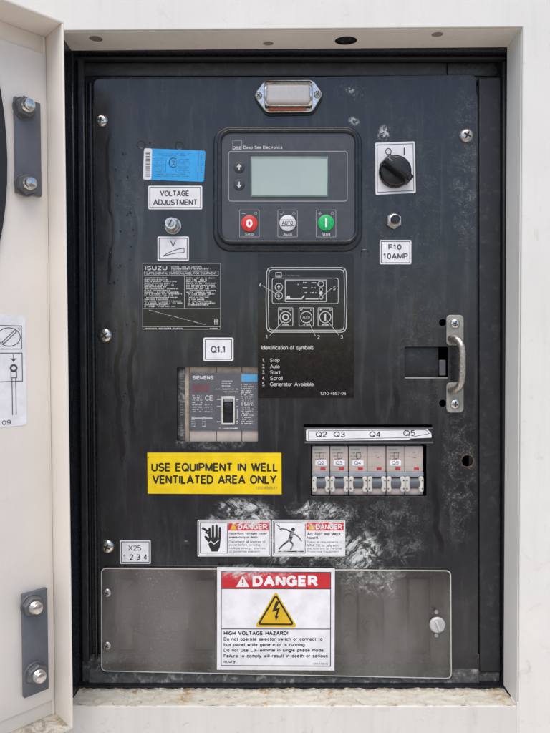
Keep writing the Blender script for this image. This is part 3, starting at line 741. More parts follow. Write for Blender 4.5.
t, fr, d = sticker('adjustment_symbol_label', 'white sticker with letter V and a rising wedge curve below the slotted adjuster', 157.6, 189.0, 236.6, 260.8, 1.2, border=1.7)
letter(t, fr, d, 'V', 170.2, 176.2, 240.0, 246.6, 'dink', 0.0)
b = B()
cv = [(163.2, 256.2), (168, 253.2), (173, 250.8), (178, 249.2), (184.2, 248.2)]
b.loop(cv, 0.7, d, False); b.line(184.2, 248.2, 184.2, 252.6, 0.7, d)
b.loop([(163.2, 256.4), (170, 254.4), (177, 253.0), (184.2, 252.6)], 0.7, d, False); b.build('wedge_curve', 'dink', t, fr, smooth=False)

t, fr, d = sticker('fuse_label', 'white sticker reading F10 10AMP beneath the small black push button', 379.6, 411.2, 240.0, 264.3, 1.4, border=1.5)
letter(t, fr, d, 'F10', 388.2, 401.4, 244.2, 250.0, 'fadeink', 0.026); letter(t, fr, d, '10AMP', 383.0, 407.8, 253.2, 259.2, 'fadeink', 0.026)

t, fr, d = sticker('breaker_label', 'white sticker reading Q1.1 above the window of the grey moulded breaker', 203.4, 233.6, 337.6, 361.2, 1.8, border=1.9)
letter(t, fr, d, 'Q1.1', 210.8, 226.2, 346.0, 353.0, 'fadeink', 0.02)

t, fr, d = sticker('terminal_label', 'small white sticker reading X25 1 2 3 4 above the clear cover', 120.0, 150.8, 540.2, 563.8, 1.2, border=1.6)
letter(t, fr, d, 'X25', 128.4, 141.4, 545.2, 550.6, 'dink', 0.0); letter(t, fr, d, '1 2 3 4', 123.4, 147.4, 554.2, 559.8, 'dink', 0.01)

t, fr, d = sticker('ventilation_sign', 'bright yellow sticker reading USE EQUIPMENT IN WELL VENTILATED AREA ONLY', 147.8, 281.4, 452.8, 494.0, 0.4, 'yellow', cat='sign',
                   pts=[(147.4, 452.6), (281.4, 452.8), (281.6, 494.2), (147.8, 493.6)])
letter(t, fr, d, 'USE EQUIPMENT IN WELL', 151.4, 278.2, 462.8, 471.6, 'dink', 0.028); letter(t, fr, d, 'VENTILATED AREA ONLY', 152.4, 276.6, 475.0, 484.0, 'dink', 0.028)
letter(t, fr, d, '1310-4555-17', 255.5, 277.5, 486.6, 489.2, 'fadeink', 0)

# blue approval sticker
t, fr, d = sticker('approval_sticker', 'bright blue approval sticker with white barcode edge above VOLTAGE ADJUSTMENT', 143.4, 205.4, 148.5, 181.5, 2.4, 'blue',
                   pts=[(144.2, 148.4), (205.6, 150.8), (203.9, 182.0), (143.0, 179.6)])
b = B(); b.plate([quad_round([(144.2, 148.4), (152.4, 148.7), (151.4, 179.95), (143.0, 179.6)], 2.2)], d, d + 0.06, 0); b.build('barcode_strip', 'label', t, fr)
b = B()
y_ = 152.2
while y_ < 176.5:
    h = random.choice([0.35, 0.5, 0.9]); b.poly([(145.9, y_), (150.3, y_ + .1), (150.2, y_ + h + .1), (145.8, y_ + h)], d + 0.08); y_ += h + random.choice([0.4, 0.6, 0.9])
b.build('barcode', 'fadeink', t, fr, smooth=False)
b = B()
def bl(x0, y0, x1, y1, w=0.5): b.line(x0, y0, x1, y1, w, d)
for i in range(2): b.greek(158 + 4 * i, 192 - 4 * i, 154.4 + 1.9 * i + 0.0, 1.0, d, 0.35, 0.15, 0.5)
for i in range(8):
    b.greek(154.5, 165, 159.0 + 1.9 * i, 0.9, d, 0.4, 0.3, 0.5); b.greek(177.5, 190, 159.8 + 1.9 * i, 0.9, d, 0.4, 0.3, 0.5)
b.greek(154.5, 190, 176.8, 1.0, d, 0.35, 0.1, 0.5); b.greek(156, 186, 174.9, 1.0, d, 0.35, 0.1, 0.5)
bl(166.3, 157.5, 165.7, 172, .4); bl(176.6, 158, 176.0, 172.4, .4); bl(198.8, 151.4, 197.6, 180.6, .35)
for i in range(9): b.greek(200.6, 202.6, 156 + 2.1 * i, 1.1, d, 0.3, 0.1, 0.5)
b.build('fine_print', 'blueink', t, fr, smooth=False)
b = B()
cx, cy = 173.2, 162.8
b.loop([(cx + 4.0 * math.cos(a), cy + 4.6 * math.sin(a)) for a in [R(50 + 13 * i) for i in range(21)]], 0.8, d, False)
b.text('S', cx - 1.2, cx + 2.2, cy - 3.0, cy + 0.1, d, 0.02); b.text('A', cx - 1.4, cx + 2.4, cy + 0.5, cy + 3.0, d, 0.02)
b.build('approval_mark', 'dink', t, fr, smooth=False)

# dark rating plate
t, fr, d = sticker('rating_plate', 'dark glossy data plate crowded with fine white print left of the controller', 141.8, 221.4, 262.6, 330.2, 2.0, 'laminate', border=0.9, bw=0.5, ink='dimink', cat='data plate')
letter(t, fr, d, 'ISUZU', 145.2, 167.2, 266.0, 270.2, 'ink', 0.03)
b = B()
for i in range(3): b.greek(171.5, random.uniform(203, 214), 267.6 + 2.0 * i, 1.3, d, 0.3, 0.1)
y_ = 278.6
for i in range(17):
    b.greek(144.6, random.uniform(165, 183), y_, 1.25, d, 0.28, 0.14); 
    if i < 16: b.greek(186.5 if i < 9 else 188, random.uniform(205, 217), y_ + 0.1, 1.25, d, 0.28, 0.18)
    y_ += 1.78
b.greek(145, 183, 329.0, 1.3, d, 0.25, 0.08); b.greek(210, 218, 328.9, 1.2, d)
b.build('fine_print', 'ink', t, fr, smooth=False)
letter(t, fr, d, 'SUPPLEMENTAL EMISSION LABEL FOR EQUIPMENT', 146.0, 216.6, 272.2, 274.5, 'ink', 0.01)
b = B(); b.frame(144.4, 218.4, 271.2, 275.4, 0.5, 0.3, d); b.line(184.6, 276, 184.6, 308.4, 0.35, d); b.line(142.8, 308.6, 220.4, 308.6, 0.35, d); b.line(142.8, 326.6, 220.4, 326.6, 0.35, d)
for i in range(9):
    x = 149 + i * 6.4; yy = 310 + (x - 149) * 0.26
    b.line(x, yy, x + 4.4, yy + 1.15, 0.4, d); b.disc(x + 5.4, yy + 1.4, 0.25, d, 6)
for i in range(3):
    b.line(214.6 + 1.6 * i, 319.6, 214.6 + 1.6 * i, 324.6, 0.5, d); b.line(214.4, 320 + 2 * i, 218.2, 320 + 2 * i, 0.5, d)
b.build('chart_lines', 'ink', t, fr, smooth=False)

# symbols key below the controller
t, fr, d = sticker('symbols_key', 'glossy black key sticker with line drawing of the controller and symbols list', 257.8, 354.0, 254.0, 398.0, 1.0, 'laminate', cat='label')
b = B()
def barrel(x0, x1, y0, y1, c, bulge):
    return [(x0 + c, y0), ((x0 + x1) / 2, y0), (x1 - c, y0), (x1 - c * .35, y0 + c * .3), (x1, y0 + c), (x1 - bulge, (y0 + y1) / 2), (x1, y1 - c), (x1 - c * .35, y1 - c * .3), (x1 - c, y1), ((x0 + x1) / 2, y1), (x0 + c, y1), (x0 + c * .35, y1 - c * .3), (x0, y1 - c), (x0 + bulge, (y0 + y1) / 2), (x0, y0 + c), (x0 + c * .35, y0 + c * .3)]
b.loop(barrel(266.8, 346.0, 267.6, 332.2, 4, -0.8), 0.65, d); b.loop(barrel(268.8, 344.0, 269.6, 330.2, 3.4, -0.6), 0.55, d)
for q in ((267.6, 268.4, 269.8, 270.6), (345.2, 268.4, 343.2, 270.6), (267.6, 331.4, 269.8, 329.2), (345.2, 331.4, 343.2, 329.2)): b.line(*q, 0.5, d)
b.frame(272.2, 338.2, 278.2, 303.6, 2, 0.5, d); b.frame(285.2, 326.2, 280.0, 301.6, 0.4, 0.6, d)
b.frame(275.8, 281.4, 272.6, 277.0, 0.3, 0.6, d)
for cy in (287.2, 295.6): b.ring(278.8, cy, 3.7, 0.55, d)
b.poly([(278.8, 284.9), (280.4, 287.2), (277.2, 287.2)], d); b.line(278.8, 287, 278.8, 289.4, 0.9, d)
b.poly([(278.8, 298.0), (280.4, 295.6), (277.2, 295.6)], d); b.line(278.8, 293.4, 278.8, 295.8, 0.9, d)
b.ring(320.8, 284.2, 2.9, 0.6, d); b.ring(320.8, 289.6, 1.6, 0.5, d); b.disc(320.8, 293.2, 1.8, d); b.ring(321, 297.4, 1.9, 0.6, d)
b.line(285.8, 299.0, 302, 299.0, 0.9, d); b.line(305.5, 299.0, 318.5, 299.0, 0.9, d); b.line(301.6, 299.0, 304.2, 295.4, 1.1, d)
b.poly([(286.2, 298.6), (287.2, 296), (289.8, 296), (290.2, 298.6)], d); b.disc(298, 284.6, 0.5, d)
for yy in (283.4, 288.4, 293.4): b.greek(303, 307.6, yy, 1.3, d); b.greek(310.2, 316.6, yy, 1.3, d)
b.line(286, 281, 296, 281, 0.3, d)
for cx, k in ((285.6, 0), (306.2, 1), (325.2, 2)):
    b.frame(cx - 7.2, cx + 7.2, 307.8, 326.0, 0.8, 0.55, d); b.ring(cx, 317.2, 5.6, 0.65, d)
    if k == 0: b.ring(cx, 317.2, 2.8, 1.1, d)
    if k == 2: b.line(cx, 313.6, cx, 320.8, 1.5, d); b.line(cx - 5.8, 309.8, cx - 3.4, 309.8, .6, d); b.line(cx - 4.6, 308.6, cx - 4.6, 311, .6, d)
    if k == 1: b.loop([(cx - 6, 309.8), (cx - 5.2, 310.8), (cx - 3.6, 308.8)], .55, d, False)
    if k == 0: b.line(cx - 6, 309.8, cx - 3.6, 309.8, .6, d)
    b.ring(cx + 5, 309.8, 0.8, 0.4, d, 8); b.greek(cx - 3.4, cx + 3.6, 325.4, 1.2, d)
for q in ((262.4, 285.6, 277.6, 294.8), (331.4, 288.4, 322.0, 296.6), (269.8, 335.4, 283.8, 320.6), (315.4, 336.0, 308.4, 321.0), (338.8, 335.2, 327.2, 320.4)): b.line(*q, 0.4, d)
b.build('line_drawing', 'ink', t, fr, smooth=False)
letter(t, fr, d, 'DSE', 276.6, 280.6, 275, 276.4, 'ink'); letter(t, fr, d, 'Deep Sea Electronics', 282.6, 299.6, 275.0, 276.6, 'dimink'); letter(t, fr, d, 'AUTO', 302.6, 309.8, 316.2, 318.4, 'ink')
for s_, x, y in (('4', 259.0, 283.2), ('5', 333.2, 286.6), ('1', 265.8, 335.0), ('2', 317.4, 335.2), ('3', 340.6, 335.0)): letter(t, fr, d, s_, x, x + 2.2, y, y + 3.6, 'ink')
letter(t, fr, d, 'Identification of symbols', 261.6, 313.4, 345.4, 350.8, 'ink')
for i, (s_, x1) in enumerate((('Stop', 279.6), ('Auto', 279.6), ('Start', 280.4), ('Scroll', 282.6), ('Generator Available', 313.6))):
    y = 358.4 + 5.95 * i
    letter(t, fr, d, '%d.' % (i + 1), 262.2, 264.8, y, y + 3.7, 'ink'); letter(t, fr, d, s_, 270.0, x1, y, y + (4.5 if s_ == 'Stop' else 3.9), 'ink')
letter(t, fr, d, '1310-4557-06', 320.2, 345.8, 391.8, 395.0, 'ink')

# ---- two small danger stickers under one sheet
def small_danger(name, label, x0, x1, px1):
    t, fr, d = sticker(name, label, x0, x1, 519.8, 556.4, 1.0, 'label_dirty', border=1.2, bw=0.5, ink='dinkd', cat='sign', group='small danger stickers above the clear cover')
    b = B(); b.box(px1 + 1.0, x1 - 1.6, 522.2, 530.4, d, d + 0.05); b.build('red_band', 'pinkish', t, fr)
    letter(t, fr, d + 0.1, 'DANGER', px1 + 10.5, x1 - 3.2, 524.0, 529.2, 'label_dirty', 0.025)
    b = B(); b.poly([(px1 + 6.2, 523.2), (px1 + 9.6, 529.4), (px1 + 2.8, 529.4)], d + 0.1); b.build('alert_triangle', 'yellowsign', t, fr, smooth=False)
    b = B(); b.frame(x0 + 2.6, px1, 522.4, 553.0, 0.3, 0.6, d); b.build('pictogram_frame', 'dinkd', t, fr, smooth=False)
    return t, fr, d
t, fr, d = small_danger('danger_sticker', 'small danger sticker with a hand and lightning bolt pictogram, left of the pair', 197.6, 270.6, 227.4)
b = B()
hx, hy = 214.5, 540
b.poly([(209, 536), (221, 536), (220, 547), (217.5, 551.5), (211.5, 551.5), (208.6, 545)], d)
for x, l in ((209.6, 8.2), (213.0, 11.0), (216.6, 11.6), (220.0, 9.2)):
    b.poly([(x - 1.3, 536.5), (x - 1.1, 536.5 - l), (x, 535.8 - l), (x + 1.1, 536.5 - l), (x + 1.3, 536.5)], d)
b.poly([(209.2, 543), (205.2, 538.5), (204.4, 536), (206, 535.6), (210, 539)], d)
b.poly([(203.0, 526.6), (208.6, 530.6), (207.4, 532.2), (212.2, 535.8), (204.8, 532.8), (205.8, 531.2), (201.6, 528.8)], d)
b.build('pictogram', 'dinkd', t, fr, smooth=False)
b = B()
for x in (211.3, 214.8, 218.3): b.line(x, 528.5, x, 537, 0.6, d + 0.3)
b.loop([(206, 545), (211, 541), (214, 544), (219, 540)], 0.7, d + 0.3, False); b.build('pictogram_gap', 'label_dirty', t, fr, smooth=False)
letter(t, fr, d, 'Hazardous voltages cause', 229.0, 266.8, 532.0, 535.0, 'dinkd', 0.02); letter(t, fr, d, 'severe injury or death.', 229.0, 258.0, 535.8, 538.8, 'dinkd', 0.02)
for i, s_ in enumerate(('Disconnect all sources of', 'power before servicing.', 'Multiple energy sources', 'of potential present.')):
    letter(t, fr, d, s_, 229.0, 265.4 - (i % 2) * 5, 540.4 + 3.3 * i, 543.0 + 3.3 * i, 'dinkd')
t, fr, d = small_danger('danger_sticker', 'small danger sticker with a falling figure pictogram, right of the pair', 272.0, 345.2, 305.2)
b = B()
b.disc(293.2, 529.4, 1.9, d); b.line(292.6, 531.4, 289.6, 540.4, 3.8, d)
b.line(292.2, 532.6, 286.0, 529.2, 1.3, d); b.line(286.0, 529.2, 280.6, 528.6, 1.2, d); b.line(292.8, 533.0, 298.4, 536.6, 1.3, d); b.line(298.4, 536.6, 301.6, 541.2, 1.2, d)
b.line(289.2, 540.0, 293.4, 544.6, 1.9, d); b.line(293.4, 544.6, 290.4, 549.8, 1.6, d); b.line(289.6, 540.0, 284.2, 543.8, 1.9, d); b.line(284.2, 543.8, 278.8, 549.0, 1.6, d)
b.loop([(276.6, 524.4), (279.4, 526.6), (278.6, 528.0), (282.0, 530.6)], 0.9, d, False)
b.poly([(278.0, 550.8), (303.6, 550.8), (303.6, 552.0), (278.0, 552.0)], d); b.build('pictogram', 'dinkd', t, fr, smooth=False)
letter(t, fr, d, 'Arc flash and shock', 307.0, 340.6, 532.0, 535.4, 'dinkd', 0.02); letter(t, fr, d, 'hazard.', 307.0, 318.4, 536.0, 539.0, 'dinkd', 0.02)
for i, s_ in enumerate(('Follow all requirements in', 'NFPA 70E for safe work', 'practices and for Personal', 'Protective Equipment')):
    letter(t, fr, d, s_, 307.0, 341.6 - (i % 2) * 3, 540.8 + 3.2 * i, 543.4 + 3.2 * i, 'dinkd')

# ================================================================== CLEAR COVER AND BIG DANGER SIGN
# things behind the cover
tb, ft = pth('terminal_board', 'dim grey terminal board behind the scratched clear cover', 'terminal board', 275, 622, 18)
pbox(tb, ft, 'board', 'backplate', 112, 436, 572, 670, -4, 0, 0.5)
for x0, x1 in ((340, 356), (358, 381), (383, 406), (408, 428)): pbox(tb, ft, 'terminal_block', 'block', x0, x1, 577, 665, 0.1, 5 if x0 != 383 else 3.2, 1.2)
for x0, x1 in ((121, 134), (196, 215)): pbox(tb, ft, 'terminal_block', 'block', x0, x1, 579, 648, 0.1, 4, 1.2)
for i, (x, y) in enumerate(((368, 590), (369, 622), (394.5, 600), (348, 596), (394.5, 640), (348, 636))):
    b = B(); b.lathe(x, y, [(0.5, 0), (8, 0), (8, 6), (6, 7.5), (5.5, 7.5), (5.5, 11), (0.5, 11.6)], 24); b.build('terminal_stud', 'terminal', tb, ft)
b = B(); b.lathe(152, 604, [(0.5, 0), (31, 0), (31, 3), (28, 5.5), (20, 7.4), (0.5, 8)], 40); b.build('reflection_disc', 'maroon', tb, ft)  # maroon disc added to imitate a blurred reflection in the cover
pbox(tb, ft, 'pale_block', 'beige', 162, 190, 606, 627, 5.2, 9, 3)
pbox(tb, ft, 'busbar', 'terminal', 122, 205, 650, 657, 0, 5, 1)

cv_, fc = pth('clear_cover', 'hazy scratched clear plastic cover screwed over the bottom of the panel', 'cover', 277, 622, 0)
co = quad_round([(102.4, 566.2), (449.8, 568.6), (450.4, 676.4), (102.6, 669.0)], 5)
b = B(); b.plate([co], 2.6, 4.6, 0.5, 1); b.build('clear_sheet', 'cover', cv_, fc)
def inset(c, k, cx=277, cy=622): return [(x + (1 if x < cx else -1) * k, y + (1 if y < cy else -1) * k) for x, y in c]
b = B(); b.loop([(102.4 + .5, 566.7 + 5)] + inset(co, 0.5)[1:], 0.9, 4.7); b.build('cover_rim', 'cover_edge', cv_, fc)
for y in (590.8, 643.4):
    b = B(); b.lathe(108.4, y, [(0.5, 0), (4.6, 0), (4.6, 2.5), (0.5, 2.55)], 18); b.build('spacer', 'rubber', cv_, fc)
    screw(cv_, fc, 108.4, y, 4.2, 4.95, 0.4, 'steel')
b = B(); b.lathe(435.8, 622.4, [(0.4, 4.9), (7.8, 4.9), (7.8, 6.2), (6.6, 7.6), (0.4, 7.9)], 28); q = b.build('turn_latch', 'latch', cv_, fc, label='pale round quarter-turn latch')
b = B(); b.box(-5.2, 5.2, -1.0, 1.0, 7.6, 9.4, 0.4); b.bm.transform(Matrix.Translation((435.8, 622.4, 0)) @ Matrix.Rotation(R(68), 4, 'Z')); b.build('slot_bar', 'lens', q, fc)
for y in (609.6, 632.6):
    b = B(); b.lathe(434.8, y, [(0.2, 4.9), (2.2, 4.9), (2.0, 5.8), (0.2, 6.2)], 14); b.build('rivet', 'steel', cv_, fc)

t, fr, d = sticker('high_voltage_sign', 'large DANGER sign with yellow lightning triangle on the clear cover', 217, 335, 567, 669.6, 0.5, 'label_dirty', cat='sign', y=-5.0,
                   pts=[(217.2, 567.0), (334.8, 568.4), (334.4, 670.4), (217.0, 669.6)], ink='dinkd')
b = B(); b.loop([(221.4, 571.4), (330.6, 572.2), (330.4, 666.0), (221.2, 665.4)], 0.8, d); b.line(221.4, 588.4, 330.4, 588.8, 0.8, d); b.line(221.4, 628.8, 330.4, 629.0, 0.8, d)
b.build('border', 'dinkd', t, fr, smooth=False)
b = B(); b.plate([[(221.9, 571.9), (330.1, 572.7), (330.1, 588.2), (221.9, 587.9)]], d + 0.12, d + 0.17); b.build('red_band', 'pinkish', t, fr)
letter(t, fr, d + 0.24, 'DANGER', 252.6, 317.8, 575.2, 586.2, 'label_dirty', 0.055)
b = B(); b.poly(quad_round([(242.8, 575.4), (249.4, 586.6), (236.2, 586.6)], 0.8), d + 0.24); b.build('alert_triangle', 'label_dirty', t, fr, smooth=False)
b = B(); b.text('!', 242.1, 243.5, 578.2, 585.4, d + 0.36, 0.02); b.build('exclamation_mark', 'pinkish', t, fr, smooth=False)
b = B(); b.poly(quad_round([(275.8, 591.0), (297.4, 627.2), (254.6, 627.0)], 4), d); b.build('hazard_triangle', 'yellowsign', t, fr, smooth=False)
b = B(); b.loop(quad_round([(275.8, 595.2), (293.2, 624.2), (258.6, 624.0)], 2.5), 1.7, d + 0.12); b.build('triangle_outline', 'dinkd', t, fr, smooth=False)
b = B(); b.poly([(276.0, 601.0), (279.4, 601.4), (276.2, 608.4), (280.2, 607.2), (277.0, 616.0), (278.8, 615.6), (275.8, 620.6), (274.6, 615.0), (275.8, 615.4), (277.0, 610.2), (272.2, 611.6)], d + 0.14); b.build('lightning_bolt', 'dinkd', t, fr, smooth=False)
for s_, x1, y0, y1, bo in (('HIGH VOLTAGE HAZARD!', 288.2, 630.9, 634.9, .045), ('Do not operate selector switch or connect to', 322.4, 637.0, 641.4, .03), ('bus panel while generator is running.', 305.8, 642.6, 647.0, .03),
                           ('Do not use L3-terminal in single phase mode.', 324.4, 648.2, 652.6, .03), ('Failure to comply will result in death or serious', 327.8, 653.9, 658.3, .03), ('injury.', 236.6, 659.6, 663.6, .03)):
    letter(t, fr, d, s_, 223.8, x1, y0, y1, 'dinkd', bo)
letter(t, fr, d, '1310-4756-05', 313.0, 328.0, 662.6, 664.4, 'dinkd')

# ================================================================== WORK LIGHT
t, fr = pth('panel_lamp', 'small chrome panel lamp with frosted lens above the controller', 'lamp', 289, 98)
b = B(); b.plate([quad_round([(253.4, 98.5), (264.5, 82.5), (313.5, 82.0), (324.2, 96.5), (313.2, 115.6), (266.0, 116.4)], 5)], 0, 1.2, 0.4); b.build('gasket', 'rubber', t, fr)
b = B(); b.plate([quad_round([(253.2, 97), (264.5, 81.5), (313, 81), (323, 95), (312.5, 113.6), (266.0, 114.2)], 4.5)], 1.2, 4.2, 1.2); b.build('chrome_base', 'chrome', t, fr)
b = B()
n = 14
prof = []
for i in range(n + 1):                          # half-barrel hood
    a = math.pi * i / n
    prof.append((97.4 - 14.0 * math.cos(a) * 0.98, 3.6 + 10 * math.sin(a) ** 0.7))
vs, fs2 = [], []
xs = [264.5, 265.0, 266.8, 309.6, 311.4, 312.0]
sc = [0.80, 0.93, 1.0, 1.0, 0.93, 0.80]
for x, k in zip(xs, sc):
    for (yy, dd) in prof: vs.append((x, 97.4 + (yy - 97.4) * k, 3.6 + (dd - 3.6) * k))
m_ = n + 1
for i in range(len(xs) - 1):
    for j in range(n): fs2.append((i * m_ + j, (i + 1) * m_ + j, (i + 1) * m_ + j + 1, i * m_ + j + 1))
fs2.append(list(range(m_))); fs2.append([(len(xs) - 1) * m_ + j for j in range(m_)])
b._faces(vs, fs2); b.build('hood', 'chrome', t, fr)
b = B(); b.box(266.4, 309.6, 90.6, 109.2, 8, 15.8, 3.2, 4); b.build('lens', 'lens', t, fr)
b = B(); b.box(268.0, 306.0, 110.4, 112.6, 4, 6.5, 0.6); b.build('reflector_strip', 'amber', t, fr)
for x, y in ((258.6, 97.6), (317.0, 96.4)): screw(t, fr, x, y, 3.6, 4.2, 0.7, 'steel')

# ================================================================== CONTROLLER
t, fr = pth('generator_controller', 'dark grey generator controller with display and red, white and green buttons', 'controller', 287, 189)
b = B(); b.plate([rr(213.6, 361.6, 127.6, 251.4, 17, 8)], 0, 5, 2.2, 3); b.build('bezel', 'bezel', t, fr)
b = B(); b.plate([rr(218.2, 357.6, 131.6, 245.8, 14, 8), rr(222.6, 353.6, 136.2, 241.4, 9, 6)], 4.5, 10.4, 2.0, 3); b.build('raised_rim', 'bezel', t, fr)
b = B(); b.plate([rr(220.2, 355.6, 133.6, 243.8, 9, 6)], 4.8, 8.2, 0.8, 2); b.build('face_plate', 'face', t, fr)
D = 8.25
fr2 = Frame(287, 189, -D); fr2.o = fr.o.copy()
def f3(x, y, d):                                 # print positions measured on the face plane itself
    w = U(x, y, -D / 1000); return Vector((w.x - fr.o.x, -(D + d) / 1000, w.z - fr.o.z))
b = B(); b.frame(228.6, 347.2, 151.4, 201.2, 2.5, 0.9, 0.05); b.build('display_border', 'dimink', t, f3, smooth=False)
b = B(); b.box(250.6, 328.0, 156.6, 196.8, 0.02, 0.4, 0.15); lc = b.build('display', 'lcd_edge', t, f3)
b = B(); b.box(252.0, 326.6, 159.0, 195.6, 0.42, 0.52, 0.0); b.build('display_glass', 'lcd', lc, f3)
b = B(); b.frame(232.6, 241.8, 140.8, 149.4, 0.2, 0.45, 0.05); b.build('logo_frame', 'dimink', t, f3, smooth=False)
b = B(); b.text('DSE', 232.8, 241.6, 146.4, 149.4, 0.06, 0.04); b.build('lettering', 'ink', t, f3, smooth=False)
b = B(); b.text('Deep Sea Electronics', 243.6, 282.4, 145.8, 149.8, 0.06, 0.02); b.build('lettering', 'ink', t, f3, smooth=False)
for cy, s_ in ((167.4, -1), (184.8, 1)):
    b = B(); b.lathe(239.2, cy, [(0.2, 0.02), (5.6, 0.02), (5.4, 0.5), (4.4, 0.8), (0.2, 0.8)], 26); o = b.build('scroll_button', 'btn', t, f3)
    b = B(); b.poly([(239.2, cy + s_ * 3.4), (241.8, cy + s_ * 0.2), (236.6, cy + s_ * 0.2)], 0.86); b.line(239.2, cy - s_ * 2.8, 239.2, cy + s_ * 0.4, 1.4, 0.86); b.build('arrow', 'ink', o, f3, smooth=False)
for cx, m_n, nm, cyb in ((249.4, 'red', 'Stop', 223.6), (287.6, 'white_btn', 'Auto', 223.2), (326.0, 'green', 'Start', 223.0)):
    b = B(); b.frame(cx - 9.8, cx + 9.8, 210.0, 237.0, 0.8, 0.6, 0.05)
    b.ring(cx + 6.4, 213.4, 1.3, 0.5, 0.05, 10)
    if nm == 'Stop': b.line(cx - 7.6, 213.6, cx - 3.8, 213.6, 0.9, 0.05)
    if nm == 'Auto': b.loop([(cx - 7.4, 213.6), (cx - 6.2, 215.2), (cx - 3.8, 211.6)], 0.8, 0.05, False)
    if nm == 'Start': b.line(cx - 8.0, 213.6, cx - 4.2, 213.6, 1.0, 0.05); b.line(cx - 6.1, 211.8, cx - 6.1, 215.4, 1.0, 0.05)
    b.build('button_frame', 'dimink', t, f3, smooth=False)
    b = B(); b.text(nm, cx - 4.4, cx + 4.4, 232.8, 236.0, 0.06, 0.01); b.build('lettering', 'ink', t, f3, smooth=False)
    b = B(); b.lathe(cx, cyb, [(0.3, 0.02), (8.2, 0.02), (8.0, 0.9), (7.2, 1.3), (0.3, 1.4)], 36); o = b.build('button', m_n, t, f3, label=nm.lower() + ' button, ' + {'Stop': 'red', 'Auto': 'white', 'Start': 'green'}[nm])
    b = B()
    if nm == 'Stop': b.text('O', cx - 3.2, cx + 3.2, cyb - 4.0, cyb + 4.0, 1.44, 0.05)
    if nm == 'Start': b.box(cx - 0.95, cx + 0.95, cyb - 4.4, cyb + 4.4, 1.44, 1.5)
    if nm == 'Auto': b.text('AUTO', cx - 5.6, cx + 5.6, cyb - 1.9, cyb + 1.9, 1.44, 0.01); b.frame(cx - 6.5, cx + 6.5, cyb - 3.0, cyb + 3.0, 0.8, 0.55, 1.44)
    b.build('symbol', 'dink' if nm == 'Auto' else 'label', o, f3, smooth=False)

# ================================================================== SELECTOR SWITCH
t, fr = pth('selector_switch', 'black rotary selector knob on a white O and I plate', 'switch', 395.5, 170)
b = B(); b.plate([quad_round([(375.0, 143.0), (414.6, 141.6), (415.6, 193.0), (375.4, 195.0)], 1.4)], 0, 0.8, 0.2, 1); b.build('legend_plate', 'label', t, fr)
b = B(); b.loop([(377.0, 145.2), (412.8, 144.0), (413.6, 190.8), (377.2, 192.6)], 0.6, 0.84); b.build('border', 'dink', t, fr, smooth=False)
b = B(); b.text('O', 385.0, 391.4, 148.4, 155.2, 0.84, 0.0); b.build('lettering', 'dink', t, fr, smooth=False)
b = B(); b.box(403.4, 404.5, 148.0, 155.0, 0.84, 0.9); b.build('lettering', 'dink', t, fr, smooth=False)
b = B(); b.lathe(394.4, 172.6, [(0.4, 0.8), (16.0, 0.8), (16.2, 3.0), (15.6, 6.5), (14.6, 8.0), (13.0, 8.6), (0.4, 8.6)], 48); kn = b.build('knob', 'knob', t, fr)
b = B(); b.box(-16.5, 17.6, -6.4, 6.4, 3, 20.5, 2.0, 3)
for v in b.bm.verts:
    if v.co.z > 12: v.co.y *= 0.78
    if v.co.x > 12: v.co.y *= 0.62
    if v.co.z > 12 and v.co.x < -10: v.co.x += 2.0
b.bm.transform(Matrix.Translation((394.4, 172.6, 0)) @ Matrix.Rotation(R(40), 4, 'Z')); b.build('grip', 'knob', kn, fr)
b = B(); b.box(-13.2, -8, -0.4, 0.4, 20.5, 20.62); b.bm.transform(Matrix.Translation((394.4, 172.6, 0)) @ Matrix.Rotation(R(40), 4, 'Z')); b.build('pointer_line', 'dimink', kn, fr)

# fuse push button
t, fr = pth('fuse_button', 'small black push button in a plated hex nut beneath the selector knob', 'button', 394.3, 221)
b = B(); b.lathe(393.6, 221.4, [(0.5, 0), (8.4, 0), (8.4, 3.2), (7.4, 4.2), (0.5, 4.2)], 6, R(30)); b.build('hex_nut', 'steel', t, fr, smooth=False)
b = B(); b.lathe(393.6, 221.4, [(0.5, 4.2), (5.8, 4.2), (5.8, 6.0), (5.0, 6.4), (0.5, 6.4)], 26); b.build('collar', 'chrome', t, fr)
b = B(); b.lathe(393.6, 221.4, [(0.5, 6.4), (4.5, 6.4), (4.5, 10.2), (3.8, 11), (0.5, 11.1)], 26); b.build('plunger', 'knob', t, fr)

# voltage adjuster
t, fr = pth('voltage_adjuster', 'slotted plated adjuster shaft with hex nut below the VOLTAGE ADJUSTMENT sticker', 'adjuster', 172.5, 225)
b = B(); b.lathe(173.2, 226.2, [(0.5, 0), (8.2, 0), (8.2, 1.0), (0.5, 1.1)], 28); b.build('washer', 'steel', t, fr)
b = B(); b.lathe(173.0, 226.0, [(0.5, 1.1), (7.4, 1.1), (7.4, 4.6), (6.6, 5.4), (0.5, 5.4)], 6, R(12)); b.build('hex_nut', 'steel', t, fr, smooth=False)
b = B(); b.lathe(172.6, 225.6, [(0.5, 5.4), (5.9, 5.4), (5.9, 11.5), (5.3, 12.0), (0.5, 12.0)], 28); o = b.build('threaded_bush', 'chrome', t, fr)
b = B(); b.lathe(172.6, 225.6, [(0.4, 12.0), (3.6, 12.0), (3.6, 13.4), (0.4, 13.5)], 24); b.build('shaft', 'steel', o, fr)
b = B(); b.box(-3.3, 3.3, -0.55, 0.55, 13.45, 13.62); b.bm.transform(Matrix.Translation((172.6, 225.6, 0)) @ Matrix.Rotation(R(-62), 4, 'Z')); b.build('slot', 'recess', o, fr)

